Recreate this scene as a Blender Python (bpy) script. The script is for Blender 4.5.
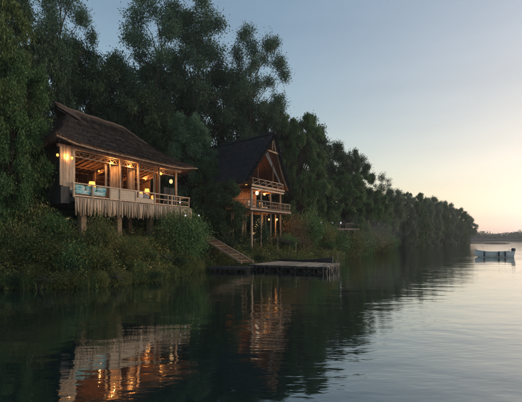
import bpy, math, random
import numpy as np
from mathutils import Vector, Matrix
R = math.radians
sc = bpy.context.scene
for o in list(bpy.data.objects): bpy.data.objects.remove(o)
col = sc.collection

# ---------------------------------------------------------------- camera
CAM_H, FPX = 2.5, 400.0
cam_d = bpy.data.cameras.new('camera'); cam = bpy.data.objects.new('camera', cam_d); col.objects.link(cam)
cam.location = (0, 0, CAM_H); cam.rotation_euler = (R(90), 0, 0)
cam_d.sensor_width = 36; cam_d.lens = FPX / 522 * 36; cam_d.shift_y = 36 / 522
cam_d.clip_start = 0.1; cam_d.clip_end = 4000
sc.camera = cam
# ---------------------------------------------------------------- sky and sun
SUN_AZ, SUN_EL = 80.0, 3.2
w = bpy.data.worlds.new('World'); sc.world = w; w.use_nodes = True
nt = w.node_tree; nt.nodes.clear()
sky = nt.nodes.new('ShaderNodeTexSky'); sky.sky_type = 'NISHITA'; sky.sun_disc = False
sky.sun_elevation = R(SUN_EL); sky.sun_rotation = R(SUN_AZ)
sky.air_density = 1.0; sky.dust_density = 1.0; sky.ozone_density = 1.05; sky.altitude = 0
bg = nt.nodes.new('ShaderNodeBackground'); bg.inputs[1].default_value = 0.13
wo = nt.nodes.new('ShaderNodeOutputWorld')
def wmath(op, a, b_=None, c=None):
    q = nt.nodes.new('ShaderNodeMath'); q.operation = op; q.use_clamp = op == 'MULTIPLY_ADD'
    for k, v_ in enumerate((a, b_, c)):
        if v_ is None: continue
        if isinstance(v_, (int, float)): q.inputs[k].default_value = v_
        else: nt.links.new(v_, q.inputs[k])
    return q.outputs[0]
wtc = nt.nodes.new('ShaderNodeTexCoord'); wdot = nt.nodes.new('ShaderNodeVectorMath'); wdot.operation = 'DOT_PRODUCT'
wdot.inputs[1].default_value = (math.sin(R(SUN_AZ)), math.cos(R(SUN_AZ)), 0.0); nt.links.new(wtc.outputs['Generated'], wdot.inputs[0])
wsx = nt.nodes.new('ShaderNodeSeparateXYZ'); nt.links.new(wtc.outputs['Generated'], wsx.inputs[0])
f_az = wmath('MULTIPLY_ADD', wdot.outputs['Value'], 2.0, -.35); f_el = wmath('MULTIPLY_ADD', wmath('ABSOLUTE', wsx.outputs[2]), -1.25, 1.0)
f_glow = wmath('MULTIPLY', f_az, f_el)
hsv = nt.nodes.new('ShaderNodeHueSaturation'); hsv.inputs['Saturation'].default_value = 1.08
hsg = nt.nodes.new('ShaderNodeHueSaturation'); hsg.inputs['Saturation'].default_value = 0.26
def wtint(src, c):
    q = nt.nodes.new('ShaderNodeMix'); q.data_type = 'RGBA'; q.blend_type = 'MULTIPLY'; q.inputs[0].default_value = 1; q.inputs[7].default_value = (*c, 1)
    nt.links.new(src, q.inputs[6]); return q.outputs[2]
for q in (hsv, hsg): nt.links.new(sky.outputs[0], q.inputs['Color'])
wmx = nt.nodes.new('ShaderNodeMix'); wmx.data_type = 'RGBA'; nt.links.new(f_glow, wmx.inputs[0])
nt.links.new(wtint(hsv.outputs[0], (1.0, .985, 1.06)), wmx.inputs[6]); nt.links.new(wtint(hsg.outputs[0], (1.02, .865, .80)), wmx.inputs[7])
# thin uneven high haze
wmp = nt.nodes.new('ShaderNodeMapping'); wmp.inputs['Scale'].default_value = (1.6, 1.6, 11); nt.links.new(wtc.outputs['Generated'], wmp.inputs[0])
wnz = nt.nodes.new('ShaderNodeTexNoise'); wnz.inputs['Scale'].default_value = 1.5; wnz.inputs['Detail'].default_value = 5; nt.links.new(wmp.outputs[0], wnz.inputs['Vector'])
wcl = nt.nodes.new('ShaderNodeMix'); wcl.data_type = 'RGBA'; wcl.blend_type = 'MULTIPLY'; wcl.inputs[0].default_value = 1
wcr = nt.nodes.new('ShaderNodeValToRGB'); wcr.color_ramp.elements[0].position = .3; wcr.color_ramp.elements[0].color = (.955, .955, .965, 1); wcr.color_ramp.elements[1].position = .7; wcr.color_ramp.elements[1].color = (1.035, 1.03, 1.03, 1)
nt.links.new(wnz.outputs[0], wcr.inputs[0]); nt.links.new(wmx.outputs[2], wcl.inputs[6]); nt.links.new(wcr.outputs[0], wcl.inputs[7])
nt.links.new(wcl.outputs[2], bg.inputs[0])
nt.links.new(bg.outputs[0], wo.inputs[0])
sl = bpy.data.lights.new('sun', 'SUN'); sl.energy = 0.15; sl.angle = R(9); sl.color = (1, 0.72, 0.46)
so = bpy.data.objects.new('sun', sl); col.objects.link(so)
sd = Vector((math.sin(R(SUN_AZ)) * math.cos(R(SUN_EL)), math.cos(R(SUN_AZ)) * math.cos(R(SUN_EL)), math.sin(R(SUN_EL))))
so.rotation_euler = sd.to_track_quat('Z', 'Y').to_euler()
sc.view_settings.view_transform = 'Standard'; sc.view_settings.look = 'None'
sc.view_settings.exposure = 1.85; sc.view_settings.gamma = 1.0; sc.view_settings.use_curve_mapping = False
sc.cycles.max_bounces = 5; sc.cycles.diffuse_bounces = 2; sc.cycles.glossy_bounces = 3
sc.cycles.transmission_bounces = 3; sc.cycles.volume_bounces = 0; sc.cycles.transparent_max_bounces = 6
sc.cycles.sample_clamp_indirect = 4.0

rnd = random.Random(11)
def at(px, py, D): return Vector(((px - 261) / FPX * D, D, CAM_H - (py - 237) / FPX * D))

# ---------------------------------------------------------------- materials
def new_mat(name):
    m = bpy.data.materials.new(name); m.use_nodes = True
    n = m.node_tree; n.nodes.clear()
    return m, n, n.nodes.new('ShaderNodeOutputMaterial')
def N(n, t, **kw):
    x = n.nodes.new(t)
    for k, v in kw.items(): setattr(x, k, v)
    return x
def ramp(n, stops):
    r = n.nodes.new('ShaderNodeValToRGB'); e = r.color_ramp.elements
    while len(e) < len(stops): e.new(0.5)
    for el, (p, c) in zip(e, stops): el.position = p; el.color = (*c, 1)
    return r
def wood(name, c0, c1, scale=(6, 6, 6), rough=0.8, bump=0.25):
    m, n, out = new_mat(name)
    tc = N(n, 'ShaderNodeTexCoord'); mp = N(n, 'ShaderNodeMapping'); mp.inputs['Scale'].default_value = scale
    oi = N(n, 'ShaderNodeObjectInfo'); geo = N(n, 'ShaderNodeNewGeometry')
    nz = N(n, 'ShaderNodeTexNoise'); nz.inputs['Scale'].default_value = 1.0; nz.inputs['Detail'].default_value = 6
    nz.inputs['Roughness'].default_value = 0.65
    n.links.new(tc.outputs['Object'], mp.inputs[0])
    ad = N(n, 'ShaderNodeVectorMath', operation='ADD'); mu = N(n, 'ShaderNodeMath', operation='MULTIPLY'); mu.inputs[1].default_value = 37
    n.links.new(oi.outputs['Random'], mu.inputs[0]); n.links.new(mp.outputs[0], ad.inputs[0]); n.links.new(mu.outputs[0], ad.inputs[1])
    n.links.new(ad.outputs[0], nz.inputs['Vector'])
    r = ramp(n, [(0.3, c0), (0.7, c1)]); n.links.new(nz.outputs[0], r.inputs[0])
    hs = N(n, 'ShaderNodeHueSaturation')
    mr = N(n, 'ShaderNodeMapRange'); mr.inputs['To Min'].default_value = 0.6; mr.inputs['To Max'].default_value = 1.3
    av = N(n, 'ShaderNodeMath', operation='ADD'); fr = N(n, 'ShaderNodeMath', operation='FRACT')
    n.links.new(oi.outputs['Random'], av.inputs[0]); n.links.new(geo.outputs['Random Per Island'], av.inputs[1])
    n.links.new(av.outputs[0], fr.inputs[0]); n.links.new(fr.outputs[0], mr.inputs[0])
    n.links.new(mr.outputs[0], hs.inputs['Value']); n.links.new(r.outputs[0], hs.inputs['Color'])
    p = N(n, 'ShaderNodeBsdfPrincipled'); p.inputs['Roughness'].default_value = rough
    p.inputs['Specular IOR Level'].default_value = 0.25
    b = N(n, 'ShaderNodeBump'); b.inputs['Strength'].default_value = bump; b.inputs['Distance'].default_value = 0.02
    n.links.new(nz.outputs[0], b.inputs['Height']); n.links.new(b.outputs[0], p.inputs['Normal'])
    n.links.new(hs.outputs[0], p.inputs['Base Color']); n.links.new(p.outputs[0], out.inputs[0])
    return m
def leaf_mat(name, cols, trans=0.3):
    m, n, out = new_mat(name)
    geo = N(n, 'ShaderNodeNewGeometry'); oi = N(n, 'ShaderNodeObjectInfo'); tc = N(n, 'ShaderNodeTexCoord')
    nz = N(n, 'ShaderNodeTexNoise'); nz.inputs['Scale'].default_value = 0.55; nz.inputs['Detail'].default_value = 3
    n.links.new(tc.outputs['Object'], nz.inputs['Vector'])
    a = N(n, 'ShaderNodeMath', operation='MULTIPLY_ADD'); a.inputs[1].default_value = 0.55
    n.links.new(geo.outputs['Random Per Island'], a.inputs[0])
    s = N(n, 'ShaderNodeMath', operation='MULTIPLY'); s.inputs[1].default_value = 0.75; n.links.new(nz.outputs[0], s.inputs[0])
    n.links.new(s.outputs[0], a.inputs[2])
    r = ramp(n, [(0.1 + 0.8 * i / (len(cols) - 1), c) for i, c in enumerate(cols)]); n.links.new(a.outputs[0], r.inputs[0])
    hs = N(n, 'ShaderNodeHueSaturation')
    mr = N(n, 'ShaderNodeMapRange'); mr.inputs['To Min'].default_value = 0.75; mr.inputs['To Max'].default_value = 1.25
    n.links.new(oi.outputs['Random'], mr.inputs[0]); n.links.new(mr.outputs[0], hs.inputs['Value']); n.links.new(r.outputs[0], hs.inputs['Color'])
    d = N(n, 'ShaderNodeBsdfPrincipled'); d.inputs['Roughness'].default_value = 0.5; d.inputs['Specular IOR Level'].default_value = 0.3
    t = N(n, 'ShaderNodeBsdfTranslucent'); mx = N(n, 'ShaderNodeMixShader'); mx.inputs[0].default_value = trans
    n.links.new(hs.outputs[0], d.inputs['Base Color']); n.links.new(hs.outputs[0], t.inputs[0])
    n.links.new(d.outputs[0], mx.inputs[1]); n.links.new(t.outputs[0], mx.inputs[2]); n.links.new(mx.outputs[0], out.inputs[0])
    return m
def plain(name, c, rough=0.6, spec=0.4, metal=0.0, var=0.25, scale=9):
    m, n, out = new_mat(name)
    tc = N(n, 'ShaderNodeTexCoord'); nz = N(n, 'ShaderNodeTexNoise'); nz.inputs['Scale'].default_value = scale; nz.inputs['Detail'].default_value = 5
    n.links.new(tc.outputs['Object'], nz.inputs['Vector'])
    r = ramp(n, [(0.25, tuple(v * (1 - var) for v in c)), (0.75, tuple(min(1, v * (1 + var)) for v in c))]); n.links.new(nz.outputs[0], r.inputs[0])
    p = N(n, 'ShaderNodeBsdfPrincipled'); p.inputs['Roughness'].default_value = rough; p.inputs['Specular IOR Level'].default_value = spec
    p.inputs['Metallic'].default_value = metal
    n.links.new(r.outputs[0], p.inputs['Base Color']); n.links.new(p.outputs[0], out.inputs[0])
    return m
def glow(name, c, s):
    m, n, out = new_mat(name)
    e = N(n, 'ShaderNodeEmission'); e.inputs[0].default_value = (*c, 1); e.inputs[1].default_value = s
    n.links.new(e.outputs[0], out.inputs[0]); return m

M = {}
M['pale_wood'] = wood('pale_wood', (.26, .19, .13), (.56, .44, .32), (9, 9, 2))
M['grey_wood'] = wood('grey_wood', (.13, .105, .08), (.27, .225, .175), (9, 9, 2))
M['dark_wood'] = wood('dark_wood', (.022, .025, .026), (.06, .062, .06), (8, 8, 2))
M['brown_wood'] = wood('brown_wood', (.09, .05, .028), (.2, .115, .065), (6, 6, 2))
M['deck_wood'] = wood('deck_wood', (.27, .21, .15), (.52, .43, .32), (3, 3, 8))
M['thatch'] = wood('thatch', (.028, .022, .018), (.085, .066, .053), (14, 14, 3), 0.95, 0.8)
M['thatch_under'] = wood('thatch_under', (.12, .062, .032), (.26, .14, .075), (14, 14, 4), 0.95, 0.8)
M['thatch_pale'] = wood('thatch_pale', (.06, .048, .04), (.15, .12, .10), (10, 10, 10), 0.95, 0.6)
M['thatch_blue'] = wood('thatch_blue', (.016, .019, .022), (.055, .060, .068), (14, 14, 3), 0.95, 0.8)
M['bark'] = wood('bark', (.025, .02, .016), (.075, .06, .048), (4, 4, 1.2), 0.95, 0.7)
M['bark_pale'] = wood('bark_pale', (.04, .035, .03), (.12, .105, .09), (4, 4, 1.2), 0.95, 0.6)
M['concrete'] = plain('concrete', (.23, .17, .12), 0.9, 0.2)
M['black'] = plain('black_rubber', (.012, .013, .014), 0.6, 0.4)
M['steel'] = plain('steel', (.20, .20, .20), 0.4, 0.5, 0.6)
M['white_cloth'] = plain('white_cloth', (.6, .57, .52), 0.9, 0.2, var=.1)
M['grey_cloth'] = plain('grey_cloth', (.33, .33, .34), 0.9, 0.2, var=.15)
M['cream_panel'] = plain('cream_panel', (.45, .38, .29), 0.8, 0.2, var=.12, scale=4)
M['boat_paint'] = plain('boat_paint', (.60, .68, .73), 0.45, 0.4, var=.12, scale=3)
M['boat_white'] = plain('boat_white', (.62, .65, .66), 0.45, 0.4, var=.1, scale=3)
M['navy'] = plain('navy', (.03, .045, .07), 0.6)
M['canoe'] = plain('canoe', (.02, .022, .026), 0.45, 0.5)
M['sand'] = plain('sand', (.22, .18, .14), 0.95, 0.1, var=.3, scale=.4)
M['lamp_warm'] = glow('lamp_warm', (1, .37, .075), .75)
M['lamp_pale'] = glow('lamp_pale', (1, .58, .25), .42)
M['lamp_white'] = glow('lamp_white', (1, .80, .58), .40)
M['dot_white'] = glow('dot_white', (.9, .92, 1), 0.22)
# blue patterned cloth
m, n, out = new_mat('blue_pattern_cloth')
tc = N(n, 'ShaderNodeTexCoord'); mp = N(n, 'ShaderNodeMapping'); mp.inputs['Scale'].default_value = (1.1, 1.1, 6)
nz = N(n, 'ShaderNodeTexNoise'); nz.inputs['Scale'].default_value = 1.3; nz.inputs['Detail'].default_value = 3
n.links.new(tc.outputs['Object'], mp.inputs[0]); n.links.new(mp.outputs[0], nz.inputs['Vector'])
r = ramp(n, [(0.3, (.04, .12, .26)), (0.42, (.06, .32, .40)), (0.52, (.5, .55, .52)), (0.62, (.08, .42, .48)), (0.75, (.55, .5, .42))])
n.links.new(nz.outputs[0], r.inputs[0]); p = N(n, 'ShaderNodeBsdfPrincipled'); p.inputs['Roughness'].default_value = .9
n.links.new(r.outputs[0], p.inputs['Base Color']); n.links.new(p.outputs[0], out.inputs[0]); M['blue_cloth'] = m
# foliage
M['leaf_olive'] = leaf_mat('leaf_olive', [(0.024, 0.052, 0.0147), (0.056, 0.0988, 0.0252), (0.1, 0.1456, 0.0399)])
M['leaf_dark'] = leaf_mat('leaf_dark', [(.008, .026, .014), (.022, .055, .024), (.055, .11, .04)])
M['leaf_hazed'] = leaf_mat('leaf_hazed', [(0.048, 0.078, 0.0473), (0.096, 0.1456, 0.084), (0.144, 0.1976, 0.1155)])  # riverside row leaves, lightened to put distance haze into their colour
M['leaf_mid'] = leaf_mat('leaf_mid', [(0.0273, 0.0725, 0.026), (0.062, 0.1371, 0.0407), (0.1054, 0.2016, 0.0618)])
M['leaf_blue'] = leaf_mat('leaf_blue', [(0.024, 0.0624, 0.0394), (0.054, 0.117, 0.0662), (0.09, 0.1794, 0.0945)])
M['leaf_bank'] = leaf_mat('leaf_bank', [(.018, .04, .012), (.06, .10, .026), (.13, .155, .042), (.21, .185, .065)])
M['leaf_dry'] = leaf_mat('leaf_dry', [(0.072, 0.054, 0.03), (0.132, 0.102, 0.054), (0.192, 0.15, 0.084)])
M['grass'] = leaf_mat('grass', [(0.0288, 0.0624, 0.0189), (0.072, 0.1248, 0.0353), (0.144, 0.1747, 0.063)])
# ground
m, n, out = new_mat('earth_ground')
tc = N(n, 'ShaderNodeTexCoord'); nz = N(n, 'ShaderNodeTexNoise'); nz.inputs['Scale'].default_value = .8; nz.inputs['Detail'].default_value = 8
n.links.new(tc.outputs['Object'], nz.inputs['Vector'])
r = ramp(n, [(0.3, (.018, .022, .010)), (0.5, (.04, .038, .02)), (0.7, (.085, .065, .042))]); n.links.new(nz.outputs[0], r.inputs[0])
p = N(n, 'ShaderNodeBsdfPrincipled'); p.inputs['Roughness'].default_value = .95
b = N(n, 'ShaderNodeBump'); b.inputs['Distance'].default_value = .15; n.links.new(nz.outputs[0], b.inputs['Height']); n.links.new(b.outputs[0], p.inputs['Normal'])
n.links.new(r.outputs[0], p.inputs['Base Color']); n.links.new(p.outputs[0], out.inputs[0]); M['earth'] = m
# water
m, n, out = new_mat('river_water')
tc = N(n, 'ShaderNodeTexCoord')
def wn(scale, sx, sy, rot, detail, dist=0):
    mp = N(n, 'ShaderNodeMapping'); mp.inputs['Scale'].default_value = (sx, sy, 1); mp.inputs['Rotation'].default_value = (0, 0, R(rot))
    z = N(n, 'ShaderNodeTexNoise'); z.inputs['Scale'].default_value = scale; z.inputs['Detail'].default_value = detail; z.inputs['Distortion'].default_value = dist
    n.links.new(tc.outputs['Object'], mp.inputs[0]); n.links.new(mp.outputs[0], z.inputs['Vector']); return z.outputs[0]
def mul(a, v):
    q = N(n, 'ShaderNodeMath', operation='MULTIPLY'); n.links.new(a, q.inputs[0])
    if isinstance(v, float): q.inputs[1].default_value = v
    else: n.links.new(v, q.inputs[1])
    return q.outputs[0]
def addn(a, b_):
    q = N(n, 'ShaderNodeMath', operation='ADD'); n.links.new(a, q.inputs[0]); n.links.new(b_, q.inputs[1]); return q.outputs[0]
big = mul(wn(.32, 1, 1.9, 18, 2, .4), .026)
mid = mul(wn(1.5, .8, 1.6, -22, 2, .3), .0060)
fine = mul(wn(5.0, .5, 1.5, 12, 2, .5), .0038)
patch = N(n, 'ShaderNodeMapRange'); patch.inputs['From Min'].default_value = .35; patch.inputs['From Max'].default_value = .65
patch.inputs['To Min'].default_value = .2; patch.inputs['To Max'].default_value = 1.5
n.links.new(wn(.10, 1, 1, 0, 2), patch.inputs[0])
h = addn(big, mul(addn(mid, fine), patch.outputs[0]))
b = N(n, 'ShaderNodeBump'); b.inputs['Strength'].default_value = 1; b.inputs['Distance'].default_value = 1; n.links.new(h, b.inputs['Height'])
dfs = N(n, 'ShaderNodeBsdfDiffuse'); dfs.inputs[0].default_value = (.010, .022, .019, 1)
gls = N(n, 'ShaderNodeBsdfGlossy'); gls.inputs['Roughness'].default_value = .03; gls.inputs[0].default_value = (.93, .96, .95, 1)
lw_ = N(n, 'ShaderNodeLayerWeight'); lw_.inputs['Blend'].default_value = .5
pw = N(n, 'ShaderNodeMath', operation='POWER'); pw.inputs[1].default_value = 2.6; n.links.new(lw_.outputs['Facing'], pw.inputs[0])
ma = N(n, 'ShaderNodeMath', operation='MULTIPLY_ADD'); ma.inputs[1].default_value = .94; ma.inputs[2].default_value = .06; n.links.new(pw.outputs[0], ma.inputs[0])
mx = N(n, 'ShaderNodeMixShader'); n.links.new(ma.outputs[0], mx.inputs[0]); n.links.new(dfs.outputs[0], mx.inputs[1]); n.links.new(gls.outputs[0], mx.inputs[2])
for q_ in (gls, lw_): n.links.new(b.outputs[0], q_.inputs['Normal'])
n.links.new(mx.outputs[0], out.inputs[0]); M['water'] = m

# ---------------------------------------------------------------- mesh helpers
def link(name, me, mat, parent=None):
    o = bpy.data.objects.new(name, me); col.objects.link(o)
    if mat is not None and not me.materials: me.materials.append(M[mat])
    if parent is not None: o.parent = parent
    return o
def np_mesh(name, v, q, smooth=False):
    """v: (n,3) floats, q: (m,k) vertex indices"""
    me = bpy.data.meshes.new(name); v = np.asarray(v, np.float32); q = np.asarray(q, np.int32); k = q.shape[1]
    me.vertices.add(len(v)); me.vertices.foreach_set('co', v.ravel())
    me.loops.add(q.size); me.loops.foreach_set('vertex_index', q.ravel())
    me.polygons.add(len(q)); me.polygons.foreach_set('loop_start', np.arange(0, q.size, k, dtype=np.int32))
    if smooth: me.polygons.foreach_set('use_smooth', np.ones(len(q), bool))
    me.update(calc_edges=True); me.validate(); return me
class MB:
    def __init__(s): s.v = []; s.f = []
    def add(s, vs, fs):
        o = len(s.v); s.v += [tuple(x) for x in vs]; s.f += [tuple(i + o for i in f) for f in fs]; return s
    def box(s, x0, x1, y0, y1, z0, z1, j=0):
        vs = [(x, y, z) for z in (z0, z1) for x, y in ((x0, y0), (x1, y0), (x1, y1), (x0, y1))]
        if j: vs = [tuple(c + rnd.uniform(-j, j) for c in p_) for p_ in vs]
        return s.add(vs, [(3, 2, 1, 0), (4, 5, 6, 7), (0, 1, 5, 4), (1, 2, 6, 5), (2, 3, 7, 6), (3, 0, 4, 7)])
    def beam(s, p0, p1, wd, ht):
        p0, p1 = Vector(p0), Vector(p1); d = (p1 - p0).normalized()
        up = Vector((0, 0, 1)) if abs(d.z) < .95 else Vector((0, 1, 0))
        a = d.cross(up).normalized(); c = a.cross(d).normalized()
        vs = [q + a * sx * wd / 2 + c * sz * ht / 2 for q in (p0, p1) for sx, sz in ((-1, -1), (1, -1), (1, 1), (-1, 1))]
        return s.add(vs, [(3, 2, 1, 0), (4, 5, 6, 7), (0, 1, 5, 4), (1, 2, 6, 5), (2, 3, 7, 6), (3, 0, 4, 7)])
    def tube(s, pts, rad, sides=7, cap=True):
        pts = [Vector(p_) for p_ in pts]; rad = rad if isinstance(rad, (list, tuple)) else [rad] * len(pts)
        vs = []; fs = []
        for i, p_ in enumerate(pts):
            d = (pts[min(i + 1, len(pts) - 1)] - pts[max(i - 1, 0)]).normalized()
            up = Vector((0, 0, 1)) if abs(d.z) < .9 else Vector((0, 1, 0))
            a = d.cross(up).normalized(); c = a.cross(d)
            for k in range(sides):
                t = 2 * math.pi * k / sides; vs.append(p_ + (a * math.cos(t) + c * math.sin(t)) * rad[i])
        for i in range(len(pts) - 1):
            for k in range(sides):
                k2 = (k + 1) % sides; fs.append((i * sides + k, i * sides + k2, (i + 1) * sides + k2, (i + 1) * sides + k))
        if cap: fs += [tuple(range(sides))[::-1], tuple((len(pts) - 1) * sides + k for k in range(sides))]
        return s.add(vs, fs)
    def lathe(s, prof, c=(0, 0, 0), sides=14):
        vs = []; fs = []
        for r_, z in prof:
            for k in range(sides):
                t = 2 * math.pi * k / sides; vs.append((c[0] + r_ * math.cos(t), c[1] + r_ * math.sin(t), c[2] + z))
        for i in range(len(prof) - 1):
            for k in range(sides):
                k2 = (k + 1) % sides; fs.append((i * sides + k, i * sides + k2, (i + 1) * sides + k2, (i + 1) * sides + k))
        return s.add(vs, fs)
    def torus(s, c, r0, r1, axis='y', n0=18, n1=8):
        vs = []; fs = []
        for i in range(n0):
            for k in range(n1):
                a, t = 2 * math.pi * i / n0, 2 * math.pi * k / n1
                rr = r0 + r1 * math.cos(t); x, z, y = rr * math.cos(a), rr * math.sin(a), r1 * math.sin(t)
                vs.append((c[0] + x, c[1] + y, c[2] + z) if axis == 'y' else (c[0] + y, c[1] + x, c[2] + z))
        for i in range(n0):
            for k in range(n1):
                fs.append((i * n1 + k, ((i + 1) % n0) * n1 + k, ((i + 1) % n0) * n1 + (k + 1) % n1, i * n1 + (k + 1) % n1))
        return s.add(vs, fs)
    def soft(s, x0, x1, y0, y1, z0, z1, p_=4.0, n0=14, n1=8):
        """puffed cushion: a super-ellipsoid"""
        vs = []; fs = []; cx, cy, cz = (x0 + x1) / 2, (y0 + y1) / 2, (z0 + z1) / 2
        sg = lambda q, e: math.copysign(abs(q) ** e, q); e = 2 / p_
        for i in range(n1 + 1):
            ph = -math.pi / 2 + math.pi * i / n1
            for k in range(n0):
                t = 2 * math.pi * k / n0
                vs.append((cx + (x1 - x0) / 2 * sg(math.cos(ph), e) * sg(math.cos(t), e), cy + (y1 - y0) / 2 * sg(math.cos(ph), e) * sg(math.sin(t), e), cz + (z1 - z0) / 2 * sg(math.sin(ph), e)))
        for i in range(n1):
            for k in range(n0):
                k2 = (k + 1) % n0; fs.append((i * n0 + k, i * n0 + k2, (i + 1) * n0 + k2, (i + 1) * n0 + k))
        return s.add(vs, fs)
    def mesh(s, name, smooth=False):
        me = bpy.data.meshes.new(name); me.from_pydata(s.v, [], s.f); me.update()
        if smooth: me.polygons.foreach_set('use_smooth', [True] * len(me.polygons))
        return me
    def build(s, name, mat, parent=None, smooth=False): return link(name, s.mesh(name, smooth), mat, parent)
def tag(o, label=None, cat=None, group=None, kind=None):
    for k, v in (('label', label), ('category', cat), ('group', group), ('kind', kind)):
        if v: o[k] = v
    return o
def thing(name, loc, rz, label, cat, group=None):
    o = bpy.data.objects.new(name, None); col.objects.link(o); o.location = loc; o.rotation_euler = (0, 0, rz)
    o.empty_display_size = .2; return tag(o, label, cat, group)
def lamp_light(parent, loc, watts, color=(1, .42, .13), size=.06):
    l = bpy.data.lights.new('bulb', 'POINT'); l.energy = watts; l.color = color; l.shadow_soft_size = size
    o = bpy.data.objects.new('bulb', l); col.objects.link(o); o.location = loc; o.parent = parent; return o

# ---------------------------------------------------------------- the setting: shore, ground, water
SH = [(-420, -190), (-200, -80), (-80, -20), (-40, 9), (-20, 17), (-12.4, 18.8), (-8.2, 19.6), (-6.3, 22.5), (-5.0, 26.5), (-4.5, 29.5), (-3.4, 31.5),
      (-.5, 33.5), (4, 37.5), (8.6, 43.5), (10.5, 49), (13, 57), (20, 70), (35, 100), (58, 130), (78, 152), (86, 166), (90, 200), (92, 400), (92, 640)]
D_ = np.array([-.8, .6]); E_ = np.array([.6, .8])
SHq = np.array([np.dot(p_, E_) for p_ in SH]); SHt = np.array([np.dot(p_, D_) for p_ in SH])
PT = np.array([-8, -3, -1, 0, .35, 1.0, 2.2, 4, 8, 16, 40, 120, 500.])
PZ = np.array([-3, -1.5, -.6, -.05, .30, .8, 1.55, 2.15, 3.0, 4.0, 5.0, 6.5, 9.])
def noise2(x, y): return .5 * np.sin(x * 1.3 + 1.7 * np.sin(y * .9)) + .35 * np.sin(y * 2.1 + 1.3 * np.sin(x * 1.7 + 2)) + .25 * np.sin(3.7 * x + 2.9 * y)
def ground_z(x, y):
    q = .6 * x + .8 * y; t = -.8 * x + .6 * y - np.interp(q, SHq, SHt)
    t = t + .25 * noise2(q * .8, q * .31)
    k = np.interp(q, [0, 20, 27, 36, 60, 120], [1, 1, .72, .72, .7, .5])
    z = np.interp(t, PT, PZ); return np.where(z > 0, z * k, z) + .12 * noise2(x * 1.1, y * 1.1) * np.clip(t / 2, 0, 1)
def inland(x, y): return -.8 * x + .6 * y - float(np.interp(.6 * x + .8 * y, SHq, SHt))
qs = np.concatenate([np.linspace(SHq[0], 0, 40), np.arange(.25, 60, .3), np.linspace(60.5, 180, 130), np.linspace(184, SHq[-1], 40)])
ts = np.concatenate([[-8, -3, -1.2, -.5, -.2], np.arange(0, 6, .3), np.arange(6, 20, 1.2), [24, 32, 45, 70, 120, 250, 500]])
Q, T = np.meshgrid(qs, ts, indexing='ij'); TT = T + np.interp(Q, SHq, SHt)
X = Q * .6 + TT * -.8; Y = Q * .8 + TT * .6; Z = ground_z(X, Y)
nq, ntt = Q.shape; idx = np.arange(nq * ntt).reshape(nq, ntt)
qd = np.stack([idx[:-1, :-1], idx[1:, :-1], idx[1:, 1:], idx[:-1, 1:]], -1).reshape(-1, 4)
g = link('ground', np_mesh('ground', np.stack([X, Y, Z], -1).reshape(-1, 3), qd, True), 'earth'); tag(g, 'dark earth river bank rising behind the water', kind='structure')
wt = MB().add([(-700, -200, 0), (900, -200, 0), (900, 900, 0), (-700, 900, 0)], [(0, 1, 2, 3)]).build('water', 'water')
tag(wt, 'calm dark river with small ripples', kind='structure')
# far shore and sandbars
fs_ = []
nx = 60
for i in range(nx + 1):
    x = 60 + i * 12.5; y0 = 345 + 12 * math.sin(i * .21)
    fs_ += [(x, y0 - 3, -.6), (x, y0 + 2, .5), (x, y0 + 14, 1.2 + .3 * math.sin(i)), (x, y0 + 120, 4)]
ff = [(i * 4 + k, (i + 1) * 4 + k, (i + 1) * 4 + k + 1, i * 4 + k + 1) for i in range(nx) for k in range(3)]
tag(MB().add(fs_, ff).build('far_shore', 'earth', smooth=True), kind='structure')
def sandbar(cx, cy, lx, ly, hz, mat, seed):
    rr = random.Random(seed); vs = [(cx, cy, hz)]; fs = []; K = 40
    for j, f in enumerate((.55, .85, 1.0)):
        for k in range(K):
            a = 2 * math.pi * k / K; wob = 1 + .18 * math.sin(3 * a + seed) + .1 * math.sin(7 * a + seed * 2)
            vs.append((cx + lx * f * wob * math.cos(a), cy + ly * f * wob * math.sin(a), hz * (.8, .35, -.5)[j]))
    for k in range(K):
        k2 = (k + 1) % K; fs.append((0, 1 + k, 1 + k2, 0)[:3])
        for j in range(2): fs.append((1 + j * K + k, 1 + (j + 1) * K + k, 1 + (j + 1) * K + k2, 1 + j * K + k2))
    o = MB().add(vs, fs).build('sandbar', mat, smooth=True); tag(o, kind='structure'); return o
sandbar(150, 235, 62, 5, .55, 'earth', 3)
sandbar(82, 160, 16, 3.2, .30, 'earth', 5)
sandbar(87, 148, 4.5, 2.0, .55, 'sand', 8)

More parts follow.
